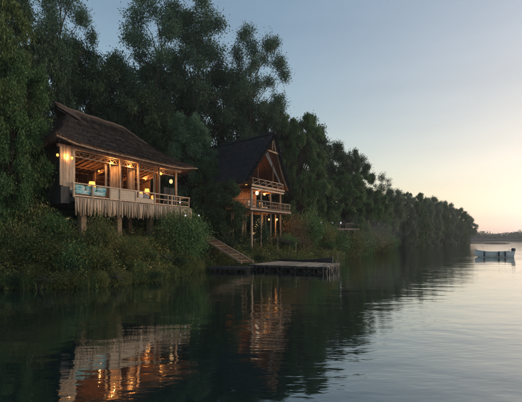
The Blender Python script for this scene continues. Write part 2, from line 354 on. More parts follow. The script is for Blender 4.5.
# ---------------------------------------------------------------- foliage generators
def leaves(pos, axis, ln, wd, rng):
    """rhombic leaves, one quad each"""
    n_ = len(pos); a = axis / (np.linalg.norm(axis, axis=1, keepdims=True) + 1e-9)
    b_ = np.cross(a, rng.normal(size=(n_, 3))); b_ /= (np.linalg.norm(b_, axis=1, keepdims=True) + 1e-9)
    L = (ln * rng.uniform(.6, 1.35, n_))[:, None]; W = (wd * rng.uniform(.6, 1.3, n_))[:, None]
    v = np.stack([pos, pos + a * L * .45 + b_ * W / 2, pos + a * L, pos + a * L * .45 - b_ * W / 2], 1).reshape(-1, 3)
    return v, np.arange(n_ * 4).reshape(-1, 4)
def make_tree(seed, H, Rad, base, nclump, ntwig, nleaf, ll, lw, clump_r, trunk_r, droop=.3, hang=0.0, lean=(0, 0), top=.5, low_r=.6):
    """returns (trunk mesh, crown mesh); z=0 at the foot"""
    rng = np.random.default_rng(seed); rr = random.Random(seed)
    tb = MB(); K = 9; tp = []
    for i in range(K):
        f = i / (K - 1); tp.append(Vector((lean[0] * f * f * H + rr.uniform(-.02, .02) * H * (f > 0), lean[1] * f * f * H + rr.uniform(-.02, .02) * H * (f > 0), f * H * .86)))
    tb.tube(tp, [trunk_r * (1.25 if i == 0 else 1 - .85 * i / (K - 1)) for i in range(K)], 8)
    def trunk_at(h_):
        f = min(max(h_ / (H * .86), 0), .999) * (K - 1); i = int(f); return tp[i].lerp(tp[i + 1], f - i)
    P, A = [], []; ends = []; dirs = []; lens = []
    for c in range(nclump):
        hf = (c + rr.random()) / nclump; h_ = (base + (1 - base) * hf) * H - clump_r * .4
        e = hf; env = Rad * (low_r + (1 - low_r) * (e / top) if e < top else math.sqrt(max(.04, 1 - ((e - top) / (1 - top + .08)) ** 2)))
        rad = env * (rr.random() ** .5) * .92; an = c * 2.39996 + rr.uniform(-.5, .5)
        o = trunk_at(h_); cc = Vector((o.x + rad * math.cos(an), o.y + rad * math.sin(an), h_ + rr.uniform(-.3, .3) * clump_r))
        s = trunk_at(max(base * H * .45, h_ - rad * .75 - .08 * H)); mid_ = s.lerp(cc, .5) + Vector((0, 0, .10 * rad)) + Vector((rr.uniform(-.1, .1), rr.uniform(-.1, .1), 0)) * rad
        r0 = trunk_r * .42 * (1 - .55 * h_ / H)
        tb.tube([s, s.lerp(mid_, .55), mid_, mid_.lerp(cc, .6), cc], [r0, r0 * .8, r0 * .55, r0 * .38, r0 * .2], 5, False)
        cr = clump_r * rr.uniform(.65, 1.25)
        for t_ in range(ntwig):
            d = Vector((rr.gauss(0, 1), rr.gauss(0, 1), rr.gauss(.15, .8))).normalized(); d.z *= .7; L = cr * rr.uniform(.55, 1.1)
            if hang: d = (d * .55 + Vector((math.cos(an), math.sin(an), .2)) * .5).normalized()
            ends.append(cc); dirs.append(d); lens.append(L)
            if t_ % 3 == 0: tb.tube([cc, cc + d * L * .8], [r0 * .18, r0 * .05], 3, False)
    ends = np.array(ends); dirs = np.array(dirs); lens = np.array(lens)
    n_t = len(ends); I = np.repeat(np.arange(n_t), nleaf); u = rng.uniform(.12, 1.05, len(I)) ** .8
    pos = ends[I] + dirs[I] * (lens[I] * u)[:, None]
    sg = clump_r * (.23 if not hang else .13); pos += rng.normal(size=pos.shape) * sg
    ax = rng.normal(size=pos.shape) * .8 + dirs[I] * .5; ax[:, 2] -= droop
    if hang:
        hl = rng.uniform(.3, 1, n_t)[I] * hang; pos[:, 2] -= hl * u ** 2; ax = ax * .45; ax[:, 2] -= 1.0
    v, q = leaves(pos, ax, ll, lw, rng)
    return tb.mesh('trunk', True), np_mesh('crown', v, q)
def make_bush(seed, rad, hgt, nclump, nleaf, ll, lw, droop=.2, hang=0):
    rng = np.random.default_rng(seed); rr = random.Random(seed); sb = MB(); P = []; A = []
    for c in range(nclump):
        an = c * 2.39996; rf = math.sqrt((c + .5) / nclump); d = Vector((math.cos(an) * rf, math.sin(an) * rf, 0))
        hh = hgt * (.35 + .65 * math.sqrt(max(0, 1 - rf * rf * .9))) * rr.uniform(.7, 1.12)
        tip = Vector((d.x * rad * .9, d.y * rad * .9, hh)); midp = Vector((d.x * rad * .35, d.y * rad * .35, hh * .6))
        sb.tube([(d.x * .12 * rad, d.y * .12 * rad, -.3), midp, tip], [.03, .02, .006], 4, False)
        u = rng.uniform(.25, 1.1, nleaf)[:, None]; m_ = np.array(midp); t_ = np.array(tip); f = np.array((d.x * .12 * rad, d.y * .12 * rad, 0))
        pp = (1 - u) ** 2 * f + 2 * u * (1 - u) * m_ + u * u * t_; pp = pp + rng.normal(size=pp.shape) * (.10 + .16 * rad * .6) * np.array([1, 1, .8])
        aa = rng.normal(size=pp.shape) * .9 + np.array([d.x, d.y, .35 - droop])
        if hang: pp[:, 2] -= rng.uniform(0, hang, nleaf) * u[:, 0]; aa *= .5; aa[:, 2] -= .9
        P.append(pp); A.append(aa)
    v, q = leaves(np.concatenate(P), np.concatenate(A), ll, lw, rng); v[:, 2] = np.maximum(v[:, 2], -.35)
    return sb.mesh('stem', True), np_mesh('foliage', v, q)
def put_plant(name, meshes, parts, mats, loc, rz, sc_, label, cat, group=None):
    t = thing(name, loc, rz, label, cat, group); t.scale = sc_ if isinstance(sc_, tuple) else (sc_,) * 3
    for me, pn, mt in zip(meshes, parts, mats):
        o = bpy.data.objects.new(pn, me); col.objects.link(o); o.parent = t
        if not me.materials: me.materials.append(None)
        o.material_slots[0].link = 'OBJECT'; o.material_slots[0].material = M[mt]
    return t
ORD = ['first', 'second', 'third', 'fourth', 'fifth', 'sixth', 'seventh', 'eighth', 'ninth', 'tenth', 'eleventh', 'twelfth', 'thirteenth', 'fourteenth', 'fifteenth', 'sixteenth', 'seventeenth', 'eighteenth']

# tree kinds: mesh height is 10 m for all, scaled when placed
TK = {
    'airy':   make_tree(3, 10, 2.6, .26, 54, 13, 80, .10, .044, .62, .13, .25, top=.45, low_r=.55),
    'airy_b': make_tree(17, 10, 2.5, .32, 52, 13, 80, .10, .044, .62, .12, .25, lean=(.10, .02), top=.5, low_r=.5),
    'sparse': make_tree(29, 10, 2.7, .5, 24, 9, 34, .16, .07, .72, .15, .2, top=.5, low_r=.6),
    'dense':  make_tree(5, 10, 3.6, .04, 88, 13, 88, .16, .076, .74, .26, .3, top=.42, low_r=.85),
    'dense_b': make_tree(41, 10, 4.0, .03, 88, 13, 88, .16, .076, .78, .28, .35, top=.35, low_r=.95),
    'weep':   make_tree(53, 10, 3.7, .04, 88, 12, 95, .16, .062, .75, .25, .3, hang=.5, top=.45, low_r=.95),
    'round': make_tree(71, 10, 3.4, .42, 46, 12, 80, .20, .085, 1.0, .16, .3, top=.35, low_r=.8),
    'willow': make_tree(61, 10, 3.3, .04, 95, 12, 86, .105, .046, .62, .24, .3, hang=.6, top=.45, low_r=.9),
}
BK = {
    'leafy': make_bush(2, 1.0, 1.2, 46, 190, .10, .042),
    'leafy_b': make_bush(7, 1.0, 1.05, 40, 190, .085, .038, .3),
    'vine': make_bush(9, 1.0, 1.25, 50, 200, .10, .040, .3, hang=.55),
    'dome': make_bush(19, 1.0, 1.1, 120, 190, .052, .024, .35, hang=.16),
    'twiggy': make_bush(13, 1.0, 1.1, 26, 110, .10, .022, 0),
}
def tree(kind, px, top_y, D, mat, label, width=1.0, bark='bark', name='tree', foot=None, rz=None, group=None):
    x = (px - 261) / FPX * D; gz = float(ground_z(np.float64(x), np.float64(D))) - .15
    Ht = CAM_H + (237 - top_y) / FPX * D - gz; s = Ht / 10
    return put_plant(name, TK[kind], ('trunk', 'crown'), (bark, mat), (x, D, gz), rnd.uniform(0, 6.28) if rz is None else rz, (s * width, s * width, s), label, 'tree', group)
def bush(kind, px, D, rad, hgt, mat, label, group=None, dz=0, x=None, name='shrub'):
    X_ = (px - 261) / FPX * D if x is None else x; gz = max(-.05, float(ground_z(np.float64(X_), np.float64(D)))) + dz
    return put_plant(name, BK[kind], ('stem', 'foliage'), ('bark', mat), (X_, D, gz - .05), rnd.uniform(0, 6.28), (rad, rad, hgt), label, 'shrub', group)

# ---- trees, left to right
tree('willow', -52, -70, 22, 'leaf_olive', 'olive green tree with fine hanging leaves at the left edge, nearest the water', .92)
tree('willow', -60, -60, 27, 'leaf_dark', 'dark green tree cut off by the left edge, behind the nearest one', 1.0)
tree('willow', 2, -40, 33, 'leaf_dark', 'tall dark green tree with drooping leaves just behind the olive tree', .78)
tree('dense', 12, 50, 21.6, 'leaf_mid', 'leafy green tree covering the left end wall of the left house', .52)
tree('dense_b', 22, 60, 31, 'leaf_dark', 'dark green tree filling the corner left of the left house roof', .55)
tree('airy', 62, -60, 40, 'leaf_blue', 'tall open tree with bare forking limbs above the ridge tip of the left house', .52, 'bark_pale')
tree('dense', 58, 36, 41, 'leaf_dark', 'dense dark tree filling the gap left of the left house ridge', .66)
tree('dense_b', 98, 56, 43, 'leaf_dark', 'dense dark tree directly behind the ridge of the left house', .72)
tree('airy_b', 145, -12, 46, 'leaf_blue', 'tall airy tree left of the two that stand above the gap between the houses', .80, 'bark_pale', rz=.5)
tree('airy', 197, 1, 47, 'leaf_blue', 'tallest airy tree rising centrally above the gap between the houses', .84, 'bark_pale', rz=2.2)
tree('airy_b', 243, 28, 48, 'leaf_blue', 'tall slender leaning tree against the sky right above the stilted house roof', .66, 'bark_pale', rz=0.0)
tree('dense', 140, 88, 42, 'leaf_dark', 'dark round tree behind the right half of the left house roof', .80)
tree('dense_b', 192, 118, 39, 'leaf_blue', 'dense grey green tree right beside the end of the left house roof', .62)
tree('dense', 160, 66, 52, 'leaf_dark', 'dark tree filling the middle under the two tall airy trees', .85)
tree('dense_b', 222, 74, 53, 'leaf_dark', 'dark tree behind the ridge of the stilted house', .8)
tree('dense', 207, 158, 37.5, 'leaf_dark', 'low dark tree standing against the left slope of the stilted house', .62)
tree('round', 224, 184, 34.2, 'leaf_dark', 'small dark tree screening the left side of the stilted house', .95)
tree('dense', 266, 102, 55, 'leaf_dark', 'dark bushy tree behind the gable peak of the stilted house', .75)
tree('weep', 299, 112, 50, 'leaf_mid', 'dense green tree with drooping boughs right beside the stilted house', .66)
tree('dense_b', 300, 122, 57, 'leaf_dark', 'dark bushy tree behind the drooping tree right of the stilted house', .80)
tree('dense', 330, 143, 64, 'leaf_dark', 'dark crown showing between the drooping tree and the round weeping tree', .80)
tree('dense_b', 354, 152, 70, 'leaf_dark', 'dark crown showing above the round weeping tree', .62)
tree('weep', 348, 172, 57, 'leaf_mid', 'big round weeping tree overhanging the terrace and the bank', .98)
tree('weep', 318, 178, 52, 'leaf_mid', 'smaller drooping tree between the stilted house and the round weeping tree', .9)
tree('sparse', 381, 174, 84, 'leaf_dark', 'thin sparse tree poking above the start of the far tree row', .72)
tree('dense', 374, 190, 72, 'leaf_mid', 'green tree closing the gap right of the round weeping tree', .85)
# ---- the hazy riverside row to the right
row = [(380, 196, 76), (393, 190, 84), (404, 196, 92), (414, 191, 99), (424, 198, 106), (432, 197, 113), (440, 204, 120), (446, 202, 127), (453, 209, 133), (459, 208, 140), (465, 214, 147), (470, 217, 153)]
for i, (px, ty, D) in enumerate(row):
    tree(('dense', 'round', 'dense_b', 'weep', 'dense')[i % 5], px, ty, D + 4, 'leaf_hazed' if i % 3 else 'leaf_mid', '%s tree from the near end of the hazy riverside row' % ORD[i], (.72, .66, .70)[i % 3], group='hazy riverside tree row')
rowb = [(366, 188, 82), (398, 190, 100), (420, 196, 120), (440, 204, 142), (456, 211, 158)]
for i, (px, ty, D) in enumerate(rowb):
    tree(('dense_b', 'dense')[i % 2], px, ty + 8, D + 8, 'leaf_mid', 'tree half hidden behind the hazy riverside row', .75, group='trees behind the riverside row')
# distant wood, one mass
rng = np.random.default_rng(4)
nL = 60000; xs = rng.uniform(70, 800, nL); hh = 6.5 + 1.6 * np.sin(xs * .05) + 1.3 * np.sin(xs * .13 + 1) + .8 * np.sin(xs * .41); yy = 350 + rng.uniform(0, 40, nL) + 12 * np.sin((xs - 60) / 12.5 * .21)
zz = .6 + rng.uniform(0, 1, nL) ** .7 * hh; v, q = leaves(np.stack([xs, yy, zz], 1), rng.normal(size=(nL, 3)), 1.3, .8, rng)
tag(link('distant_wood', np_mesh('distant_wood', v, q), 'leaf_dark'), 'low hazy wood along the far shore', 'wood', kind='stuff')

# ---- bank cover: leaves and grasses nobody could count
rng = np.random.default_rng(8)
def shore_pts(n_, q0, q1, t0, t1):
    q_ = rng.uniform(q0, q1, n_); t_ = t0 + (t1 - t0) * rng.uniform(0, 1, n_) ** 1.2 + np.interp(q_, SHq, SHt)
    x = .6 * q_ - .8 * t_; y = .8 * q_ + .6 * t_; return np.stack([x, y, ground_z(x, y)], 1)
pp = shore_pts(80000, 0, 44, -.15, 6); pp[:, 2] += rng.gamma(2, .13, len(pp)) * (1 + 1.3 * noise2(pp[:, 0] * 1.4, pp[:, 1] * 1.4)).clip(.1)
ok = (pp[:, 2] > -.02) & (noise2(pp[:, 0] * 1.9 + 3, pp[:, 1] * 1.9) > -.45 + rng.uniform(-.3, .3, len(pp))); pp = pp[ok]
v, q = leaves(pp, rng.normal(size=pp.shape) * .8 + np.array([.4, -.25, .1]), .17, .075, rng)
tag(link('creeper_cover', np_mesh('creeper_cover', v, q), 'leaf_bank'), 'leafy creepers covering the near river bank', 'ground cover', kind='stuff')
pp = shore_pts(7000, 0, 50, -.35, 3.0); pp[:, 2] = np.maximum(pp[:, 2], -.05)
ax = rng.normal(size=pp.shape) * .35 + np.array([.25, -.15, .9])
v, q = leaves(pp, ax, .5, .035, rng)
tag(link('bank_grass', np_mesh('bank_grass', v, q), 'grass'), 'tall grass growing at the edge of the water', 'grass', kind='stuff')
pp = shore_pts(60000, 44, 190, -.2, 9); pp[:, 2] = np.maximum(pp[:, 2], 0) + rng.gamma(2, .28, len(pp))
v, q = leaves(pp, rng.normal(size=pp.shape), .34, .15, rng)
tag(link('far_bank_undergrowth', np_mesh('far_bank_undergrowth', v, q), 'leaf_dark'), 'undergrowth along the bank below the hazy tree row', 'undergrowth', kind='stuff')
# ---- shrubs
G1 = 'shrubs on the bank left of and below the left house'
lab1 = 'leafy shrub spilling over the bank left of and below the left house'
for i, (px, D, r_, h_) in enumerate([(-22, 20.2, 1.4, 1.6), (-2, 20.2, 1.2, 1.3), (18, 20.3, 1.15, 1.4), (36, 20.2, 1.2, 1.2), (56, 20.4, 1.1, 1.1), (76, 20.6, 1.1, .95), (92, 20.9, 1.0, .9),
        (8, 22, 1.5, 2.2), (30, 22.3, 1.4, 1.9), (48, 22.4, 1.2, 1.2), (-20, 22.5, 1.7, 2.7), (64, 22.2, 1.0, .7), (112, 23.2, 1.0, .7), (124, 24.4, 1.0, .7), (136, 25.4, 1.0, .65), (150, 27, 1.0, .7), (126, 22.9, .9, .8)]):
    bush(('leafy', 'leafy_b', 'vine')[i % 3], px, D, r_, h_, ('leaf_bank', 'leaf_mid', 'leaf_bank', 'leaf_olive')[i % 4], lab1, G1)
br = random.Random(77)
for i in range(44):
    q_ = 6.5 + 17.5 * (i + br.random()) / 44; t_ = float(np.interp(q_, SHq, SHt)) + br.choice((.05, .25, .5, .9, 1.4))
    bush(('leafy', 'leafy_b', 'vine', 'twiggy')[i % 4], 0, .8 * q_ + .6 * t_, br.uniform(.35, .75), br.uniform(.3, .75), br.choice(('leaf_bank', 'leaf_mid', 'leaf_bank', 'leaf_olive', 'leaf_dark')), 'small leafy shrub at the water edge of the near bank', 'small shrubs along the near water edge', x=.6 * q_ - .8 * t_)
for i in range(22):
    q_ = 24.5 + 20 * (i + br.random()) / 22; t_ = float(np.interp(q_, SHq, SHt)) + br.choice((.1, .4, .9, 1.5, 2.4))
    bush(('leafy', 'leafy_b', 'vine')[i % 3], 0, .8 * q_ + .6 * t_, br.uniform(.45, .8), br.uniform(.25, .5), br.choice(('leaf_bank', 'leaf_mid', 'leaf_dark')), 'small leafy shrub on the bank behind the jetty', 'small shrubs behind the jetty', x=.6 * q_ - .8 * t_)
bush('vine', 16, 22.5, 1.3, 3.4, 'leaf_olive', 'tall yellowish climber mound at the left edge beside the house wall', dz=.6)
bush('leafy', 100, 21.6, .95, 1.75, 'leaf_bank', 'tall bush in front of the second stilt of the left house')
bush('dome', 182, 29.0, 2.05, 3.0, 'leaf_mid', 'big domed bush hiding the right end of the left house deck')
bush('dome', 167, 28.4, 1.05, 1.7, 'leaf_bank', 'lower bush nestled against the left side of the big domed bush')
bush('leafy', 199, 31.6, .9, 1.3, 'leaf_dark', 'dark bush at the head of the gangway', dz=-.2)
for i, (px, D, r_, h_) in enumerate([(215, 35, 1.4, 2.2), (226, 34, 1.0, 1.1), (236, 37, 1.3, 1.5), (262, 38, .75, 1.9), (246, 35.4, .6, .8), (278, 39, .8, .9)]):
    bush('leafy' if i % 2 else 'leafy_b', px, D, r_, h_, 'leaf_dark', 'dark shrub growing between the stilts of the stilted house', 'shrubs under the stilted house')
for i, (px, D, r_, h_) in enumerate([(296, 42, 1.5, 3.2), (310, 44, 1.7, 2.8), (303, 40.5, 1.2, 1.6), (288, 40, 1.1, 1.2)]):
    bush(('twiggy', 'leafy')[i % 2], px, D, r_, h_, ('leaf_dry', 'leaf_mid')[i % 2], 'brownish twiggy shrub right of the stilted house' if i % 2 == 0 else 'green shrub right of the stilted house', 'shrubs right of the stilted house')
for i, (px, D, r_, h_) in enumerate([(322, 46, 1.7, 2.2), (336, 48, 1.8, 2.2), (350, 50, 2.0, 2.8), (329, 44.5, 1.0, 1.0), (345, 49, 1.2, 1.4), (362, 56, 2.0, 2.8), (371, 62, 2.2, 2.6), (356, 54, 1.3, 1.5), (380, 70, 2.2, 2.4), (388, 77, 2.2, 2.2)]):
    bush(('leafy', 'vine', 'leafy_b')[i % 3], px, D, r_, h_, ('leaf_bank', 'leaf_mid')[i % 2], 'shrub on the misty bank below the round weeping tree', 'shrubs on the misty bank')

def make_reed(seed):
    rng_ = np.random.default_rng(seed); V = []; F = []
    for k in range(120):
        a = rng_.uniform(0, 6.28); r_ = rng_.uniform(0, .32); b0 = np.array([r_ * math.cos(a), r_ * math.sin(a), -.25]); L = rng_.uniform(.5, 1.15); d = np.array([math.cos(a), math.sin(a), 0]) * rng_.uniform(.05, .55) * L
        sd_ = np.array([-math.sin(a + 1), math.cos(a + 1), 0]) * .014; o = len(V)
        for j in range(4): f = j / 3; c = b0 + d * f * f + np.array([0, 0, (L + .25) * (f - .22 * f * f)]); V += [c - sd_ * (1 - .85 * f), c + sd_ * (1 - .85 * f)]
        F += [(o + 2 * j, o + 2 * j + 1, o + 2 * j + 3, o + 2 * j + 2) for j in range(3)]
    return np_mesh('blades', np.array(V), np.array(F))
RD = [make_reed(1), make_reed(2)]
for k, (q_, t_) in enumerate([(3.5, .1), (5.2, 0), (7.4, .15), (8.6, .0), (9.5, .25), (10.6, .05), (12.2, .1), (13.6, .3), (15.5, .0), (17.2, .2), (19, .05), (20.4, .4), (21.8, .1), (23, .3), (25.5, .2), (36.5, .2), (38.6, .1), (40.2, .3)]):
    t0_ = float(np.interp(q_, SHq, SHt)) + t_; x_, y_ = .6 * q_ - .8 * t0_, .8 * q_ + .6 * t0_; gz = float(ground_z(np.float64(x_), np.float64(y_)))
    o = link('reed_tuft', RD[k % 2], None); o.location = (x_, y_, max(gz, -.1)); o.rotation_euler = (0, 0, k * 1.3); o.scale = (1, 1, (.7, .9, .6, 1.05)[k % 4])
    if not RD[k % 2].materials: RD[k % 2].materials.append(M['grass'])
    tag(o, 'tuft of thin grass blades standing at the water edge', 'grass tuft', 'grass tufts at the water edge')
for k, (px, D, rz, L, lb) in enumerate(((34, 19.2, -.3, 1.5, 'bare grey branch reaching over the water at the left edge of the bank'), (112, 20.6, -.7, 1.2, 'bare grey branch leaning from the bank below the left house'), (160, 25.2, -.5, 1.0, 'bare grey branch on the bank left of the float raft'))):
    x_ = (px - 261) / FPX * D; t = thing('dead_branch', (x_, D, max(.05, float(ground_z(np.float64(x_), np.float64(D))))), rz, lb, 'branch'); fr_ = random.Random(k + 40)
    pts = [Vector((-.6, .3, .1)), Vector((0, 0, .28)), Vector((L * .5, -.12, .42)), Vector((L, -.2, .30))]; MB().tube(pts, [.05, .042, .03, .01], 6).build('limb', 'bark_pale', t, True)
    for j in range(6):
        b0 = pts[1].lerp(pts[3], j / 6); MB().tube([b0, b0 + Vector((fr_.uniform(.1, .3), fr_.uniform(-.3, .3), fr_.uniform(.1, .3))), b0 + Vector((fr_.uniform(.25, .55), fr_.uniform(-.45, .45), fr_.uniform(.1, .5)))], [.016, .01, .004], 4).build('twig', 'bark_pale', t)

# ================================================================ thatched roofs
def roof_mesh(faces, thick, nu=60, nv=30, seed=0, amp=.016):
    """faces: list of functions S(a,b)->(x,y,z); top skin only, slightly lumpy"""
    rr = random.Random(seed); mb = MB()
    for S in faces:
        vs = []; fs = []
        for j in range(nv + 1):
            for i in range(nu + 1):
                p_ = Vector(S(i / nu, j / nv)); k = (min(i, nu - i, 3) / 3) * (min(j, nv - j, 2) / 2 if j else .6)
                p_.z += .05 * (((j / nv) * 6) % 1.0) * k; p_.z += amp * k * (rr.uniform(-1, 1) + math.sin(i * .7 + j * .5) * .7); vs.append(p_)
        for j in range(nv):
            for i in range(nu):
                a = j * (nu + 1) + i; fs.append((a, a + 1, a + nu + 2, a + nu + 1))
        mb.add(vs, fs)
    return mb
def roof_edge(faces, thick, nu=44, under=None):
    """underside plus eave lip"""
    mb = MB()
    for S in faces:
        vs = []; fs = []; nv = 8
        for j in range(nv + 1):
            for i in range(nu + 1):
                x, y, z = S(i / nu, j / nv); vs.append((x, y, z - thick))
        for j in range(nv):
            for i in range(nu):
                a = j * (nu + 1) + i; fs.append((a, a + nu + 1, a + nu + 2, a + 1))
        mb.add(vs, fs)
        vs = []; fs = []
        for i in range(nu + 1):
            x, y, z = S(i / nu, 0); vs += [(x, y, z), (x, y, z - thick)]
        for i in range(nu): fs.append((i * 2, i * 2 + 1, i * 2 + 3, i * 2 + 2))
        mb.add(vs, fs)
    return mb
def straw(faces, n_each, ln, wd, seed, eave=0, lift=.05, edges=()):
    """thin reed blades lying down the slopes and hanging off the eaves"""
    rng = np.random.default_rng(seed); P = []; A = []
    for S in faces:
        for k in range(n_each):
            a, b_ = rng.uniform(.005, .995), rng.uniform(.0, .98)
            p0 = Vector(S(a, b_)); p1 = Vector(S(a, max(0, b_ - .04))) if b_ > .04 else p0 - (Vector(S(a, b_ + .04)) - p0)
            d = (p1 - p0).normalized() + Vector(rng.normal(size=3) * .10); d.z += .06
            P.append(p0 + Vector((0, 0, lift * rng.uniform(.2, 1.3)))); A.append(d)
        for k in range(eave):
            a = rng.uniform(0, 1); p0 = Vector(S(a, 0)); q0 = Vector(S(a, .05)); d = (p0 - q0).normalized() * .6 + Vector((0, 0, -.55)) + Vector(rng.normal(size=3) * .22)
            P.append(p0 + Vector((0, 0, rng.uniform(-.20, .03))) - (p0 - q0).normalized() * .1); A.append(d)
    for f in edges:
        for k in range(eave):
            p0, d0 = f(rng.uniform(0, 1)); P.append(Vector(p0)); A.append(Vector(d0) + Vector(rng.normal(size=3) * .3))
    v, q = leaves(np.array([tuple(p_) for p_ in P]), np.array([tuple(p_) for p_ in A]), ln, wd, rng)
    return np_mesh('straw', v, q)
def lerp3(a, b_, t): return tuple(x + (y - x) * t for x, y in zip(a, b_))

# ================================================================ left house
O1, A1 = Vector((-11.3, 22.0, 0)), math.atan2(.876, .482)
def h1(u, v, z=0): return Vector((O1.x + .482 * u - .876 * v, O1.y + .876 * u + .482 * v, z))
def u1(px, v):
    k = (px - 261) / FPX; return (k * (O1.y + .482 * v) - O1.x + .876 * v) / (.482 - .876 * k)
H1 = thing('thatched_house', O1, A1, 'left thatched house on stilts with open lamplit front and pole fringe below its deck', 'house')
FZ = 4.75
def dup(src, loc, parent, rot=None, scl=None):
    o = src.copy(); col.objects.link(o); o.parent = parent; o.location = loc
    if rot: o.rotation_euler = rot
    if scl: o.scale = scl
    return o
DX0, DX1 = .92, 11.2
# floor boards run front to back
fb = MB().box(-.105, .105, -.28, 5.3, -.05, 0).build('floor_board', 'grey_wood', H1); fb.location = (DX0 + .11, 0, FZ)
nb = int((DX1 - DX0) / .22)
for i in range(1, nb): dup(fb, (DX0 + .11 + .22 * i, 0, FZ), H1)
MB().box(DX0 - .02, DX1 + .02, -.36, -.285, FZ - .20, FZ + .03).build('edge_beam', 'grey_wood', H1)
MB().box(DX0 - .08, DX0 - .01, -.36, 5.3, FZ - .22, FZ + .02).build('edge_beam', 'dark_wood', H1)
MB().box(DX1 + .03, DX1 + .10, -.36, 5.3, FZ - .22, FZ + .02).build('edge_beam', 'grey_wood', H1)
for y in (.35, 2.4, 4.6): MB().box(DX0, DX1, y - .09, y + .09, FZ - .33, FZ - .06).build('bearer', 'dark_wood', H1)
jst = MB().box(-.04, .04, -.25, 5.2, FZ - .45, FZ - .335).build('joist', 'dark_wood', H1); jst.location = (DX0 + .4, 0, 0)
for i in range(1, 11): dup(jst, (DX0 + .4 + i * .95, 0, 0), H1)
# fringe of uneven poles
fr = random.Random(5); poles = []
for k in range(4):
    L = 1.0; mbp = MB(); rr_ = .056 + .008 * k
    mbp.tube([(0, 0, 0), (fr.uniform(-.02, .02), 0, -.5), (fr.uniform(-.03, .03), 0, -1.0)], [rr_, rr_ * .92, rr_ * .7], 6); poles.append(mbp.mesh('fringe_pole', True))
x = DX0 + .02; i = 0
while x < DX1:
    me = poles[i % 4]
    if not me.materials: me.materials.append(M['pale_wood'])
    o = bpy.data.objects.new('fringe_pole', me); col.objects.link(o); o.parent = H1
    o.location = (x, -.43 - (.0, .05, -.035)[i % 3], FZ - .03 - fr.uniform(0, .03)); o.scale = (1, 1, fr.choice((.78, .86, .90, .94, .98, 1.03)) * fr.uniform(.93, 1.05) * (.86 if i % 3 == 2 else 1))
    o.rotation_euler = (R(fr.uniform(-4, 3)), R(fr.uniform(-3.5, 3.5)), fr.uniform(0, 6)); x += fr.uniform(.045, .095); i += 1
# stilts
for px in (82, 118, 150, 176):
    u = u1(px, .35); MB().box(u - .17, u + .17, .18, .52, .4, FZ - .34, .008).build('stilt', 'concrete', H1)
for u in (2.0, 5.5, 9.5): MB().box(u - .17, u + .17, 4.43, 4.77, 1.5, FZ - .34).build('stilt', 'concrete', H1)
# railing
rp = [DX0 + .03, 2.2, u1(110, -.25), u1(120, -.25), u1(136, -.25), u1(155, -.25), u1(168, -.25), u1(172, -.25), u1(180, -.25), DX1 - .03]
for u in rp: MB().box(u - .045, u + .045, -.275, -.185, FZ + .005, FZ + .80, .004).build('rail_post', 'pale_wood', H1)
MB().beam((DX0 - .05, -.23, FZ + .835), (DX1 + .06, -.23, FZ + .835), .12, .06).build('top_rail', 'pale_wood', H1)
MB().beam((DX0, -.23, FZ + .12), (DX1, -.23, FZ + .12), .05, .07).build('bottom_rail', 'pale_wood', H1)
MB().beam((rp[5], -.23, FZ + .48), (DX1, -.23, FZ + .48), .045, .06).build('middle_rail', 'pale_wood', H1)
MB().beam((DX1 + .02, -.17, FZ + .835), (DX1 + .02, 2.5, FZ + .835), .10, .06).build('top_rail', 'pale_wood', H1)
MB().beam((DX1 + .02, -.17, FZ + .4), (DX1 + .02, 2.5, FZ + .4), .05, .06).build('middle_rail', 'pale_wood', H1)
for a, b_ in ((2, 3), (3, 4)):
    u0, u_1 = rp[a] + .05, rp[b_] - .05; nbb = 4
    for k in range(nbb):
        z0 = FZ + .17 + k * .155; MB().box(u0, u_1, -.215, -.195, z0, z0 + .148).build('rail_board', 'cream_panel', H1)
z0 = FZ + .17
for k in range(2): MB().box(rp[4] + .05, rp[5] - .05, -.215, -.195, z0 + k * .12, z0 + k * .12 + .11).build('rail_board', 'cream_panel', H1)
# roof posts on the front line and beam
EZ = 7.72
for px, rr_ in ((63, .09), (120, .075), (138, .08), (159, .075), (176, .085)):
    u = u1(px, .15); MB().tube([(u, .15, FZ), (u + .01, .15, 6.2), (u, .15, EZ - .16)], [rr_, rr_ * .95, rr_ * .9], 8).build('roof_post', 'pale_wood', H1, True)
MB().beam((.2, .15, EZ - .08), (10.6, .15, EZ - .08), .16, .16).build('eave_beam', 'pale_wood', H1)
# lattice band under the eave beam
MB().beam((.4, .30, EZ - .22), (10.0, .30, EZ - .22), .05, .06).build('lattice_rail', 'grey_wood', H1)
MB().beam((.4, .30, EZ - .50), (10.0, .30, EZ - .50), .05, .06).build('lattice_rail', 'grey_wood', H1)
lt = MB().beam((-.1, .30, EZ - .475), (.1, .30, EZ - .245), .03, .03).build('lattice_slat', 'grey_wood', H1); lt.location = (.6, 0, 0)
for i in range(1, 42): dup(lt, (.6 + i * .225, 0, 0), H1, scl=(-1 if i % 2 else 1, 1, 1))
# plank panels and folded shutters
def planks(name, u0, u_1, v0, v1, zA, zB, mat, wdt=.19):
    n_ = max(1, round(math.hypot(u_1 - u0, v1 - v0) / wdt))
    for k in range(n_):
        a, b_ = k / n_, (k + .93) / n_; pa = (u0 + (u_1 - u0) * a, v0 + (v1 - v0) * a); pb = (u0 + (u_1 - u0) * b_, v0 + (v1 - v0) * b_)
        j = fr.uniform(-.05, .05); mb = MB(); mb.beam((*pa, 0), (*pb, 0), .04 + (k % 2) * .02, .01)
        zs = [p_[2] for p_ in mb.v]; zm = sum(zs) / 8
        mb.v = [(p_[0], p_[1], zA + j if p_[2] < zm else zB) for p_ in mb.v]; mb.build(name, mat, H1)
planks('plank', .28, 1.25, .05, .05, FZ + .62, EZ - .14, 'pale_wood', .2)
planks('shutter_board', u1(108.5, .5), u1(112.5, .5), .35, .75, FZ + .02, EZ - .55, 'pale_wood', .16)
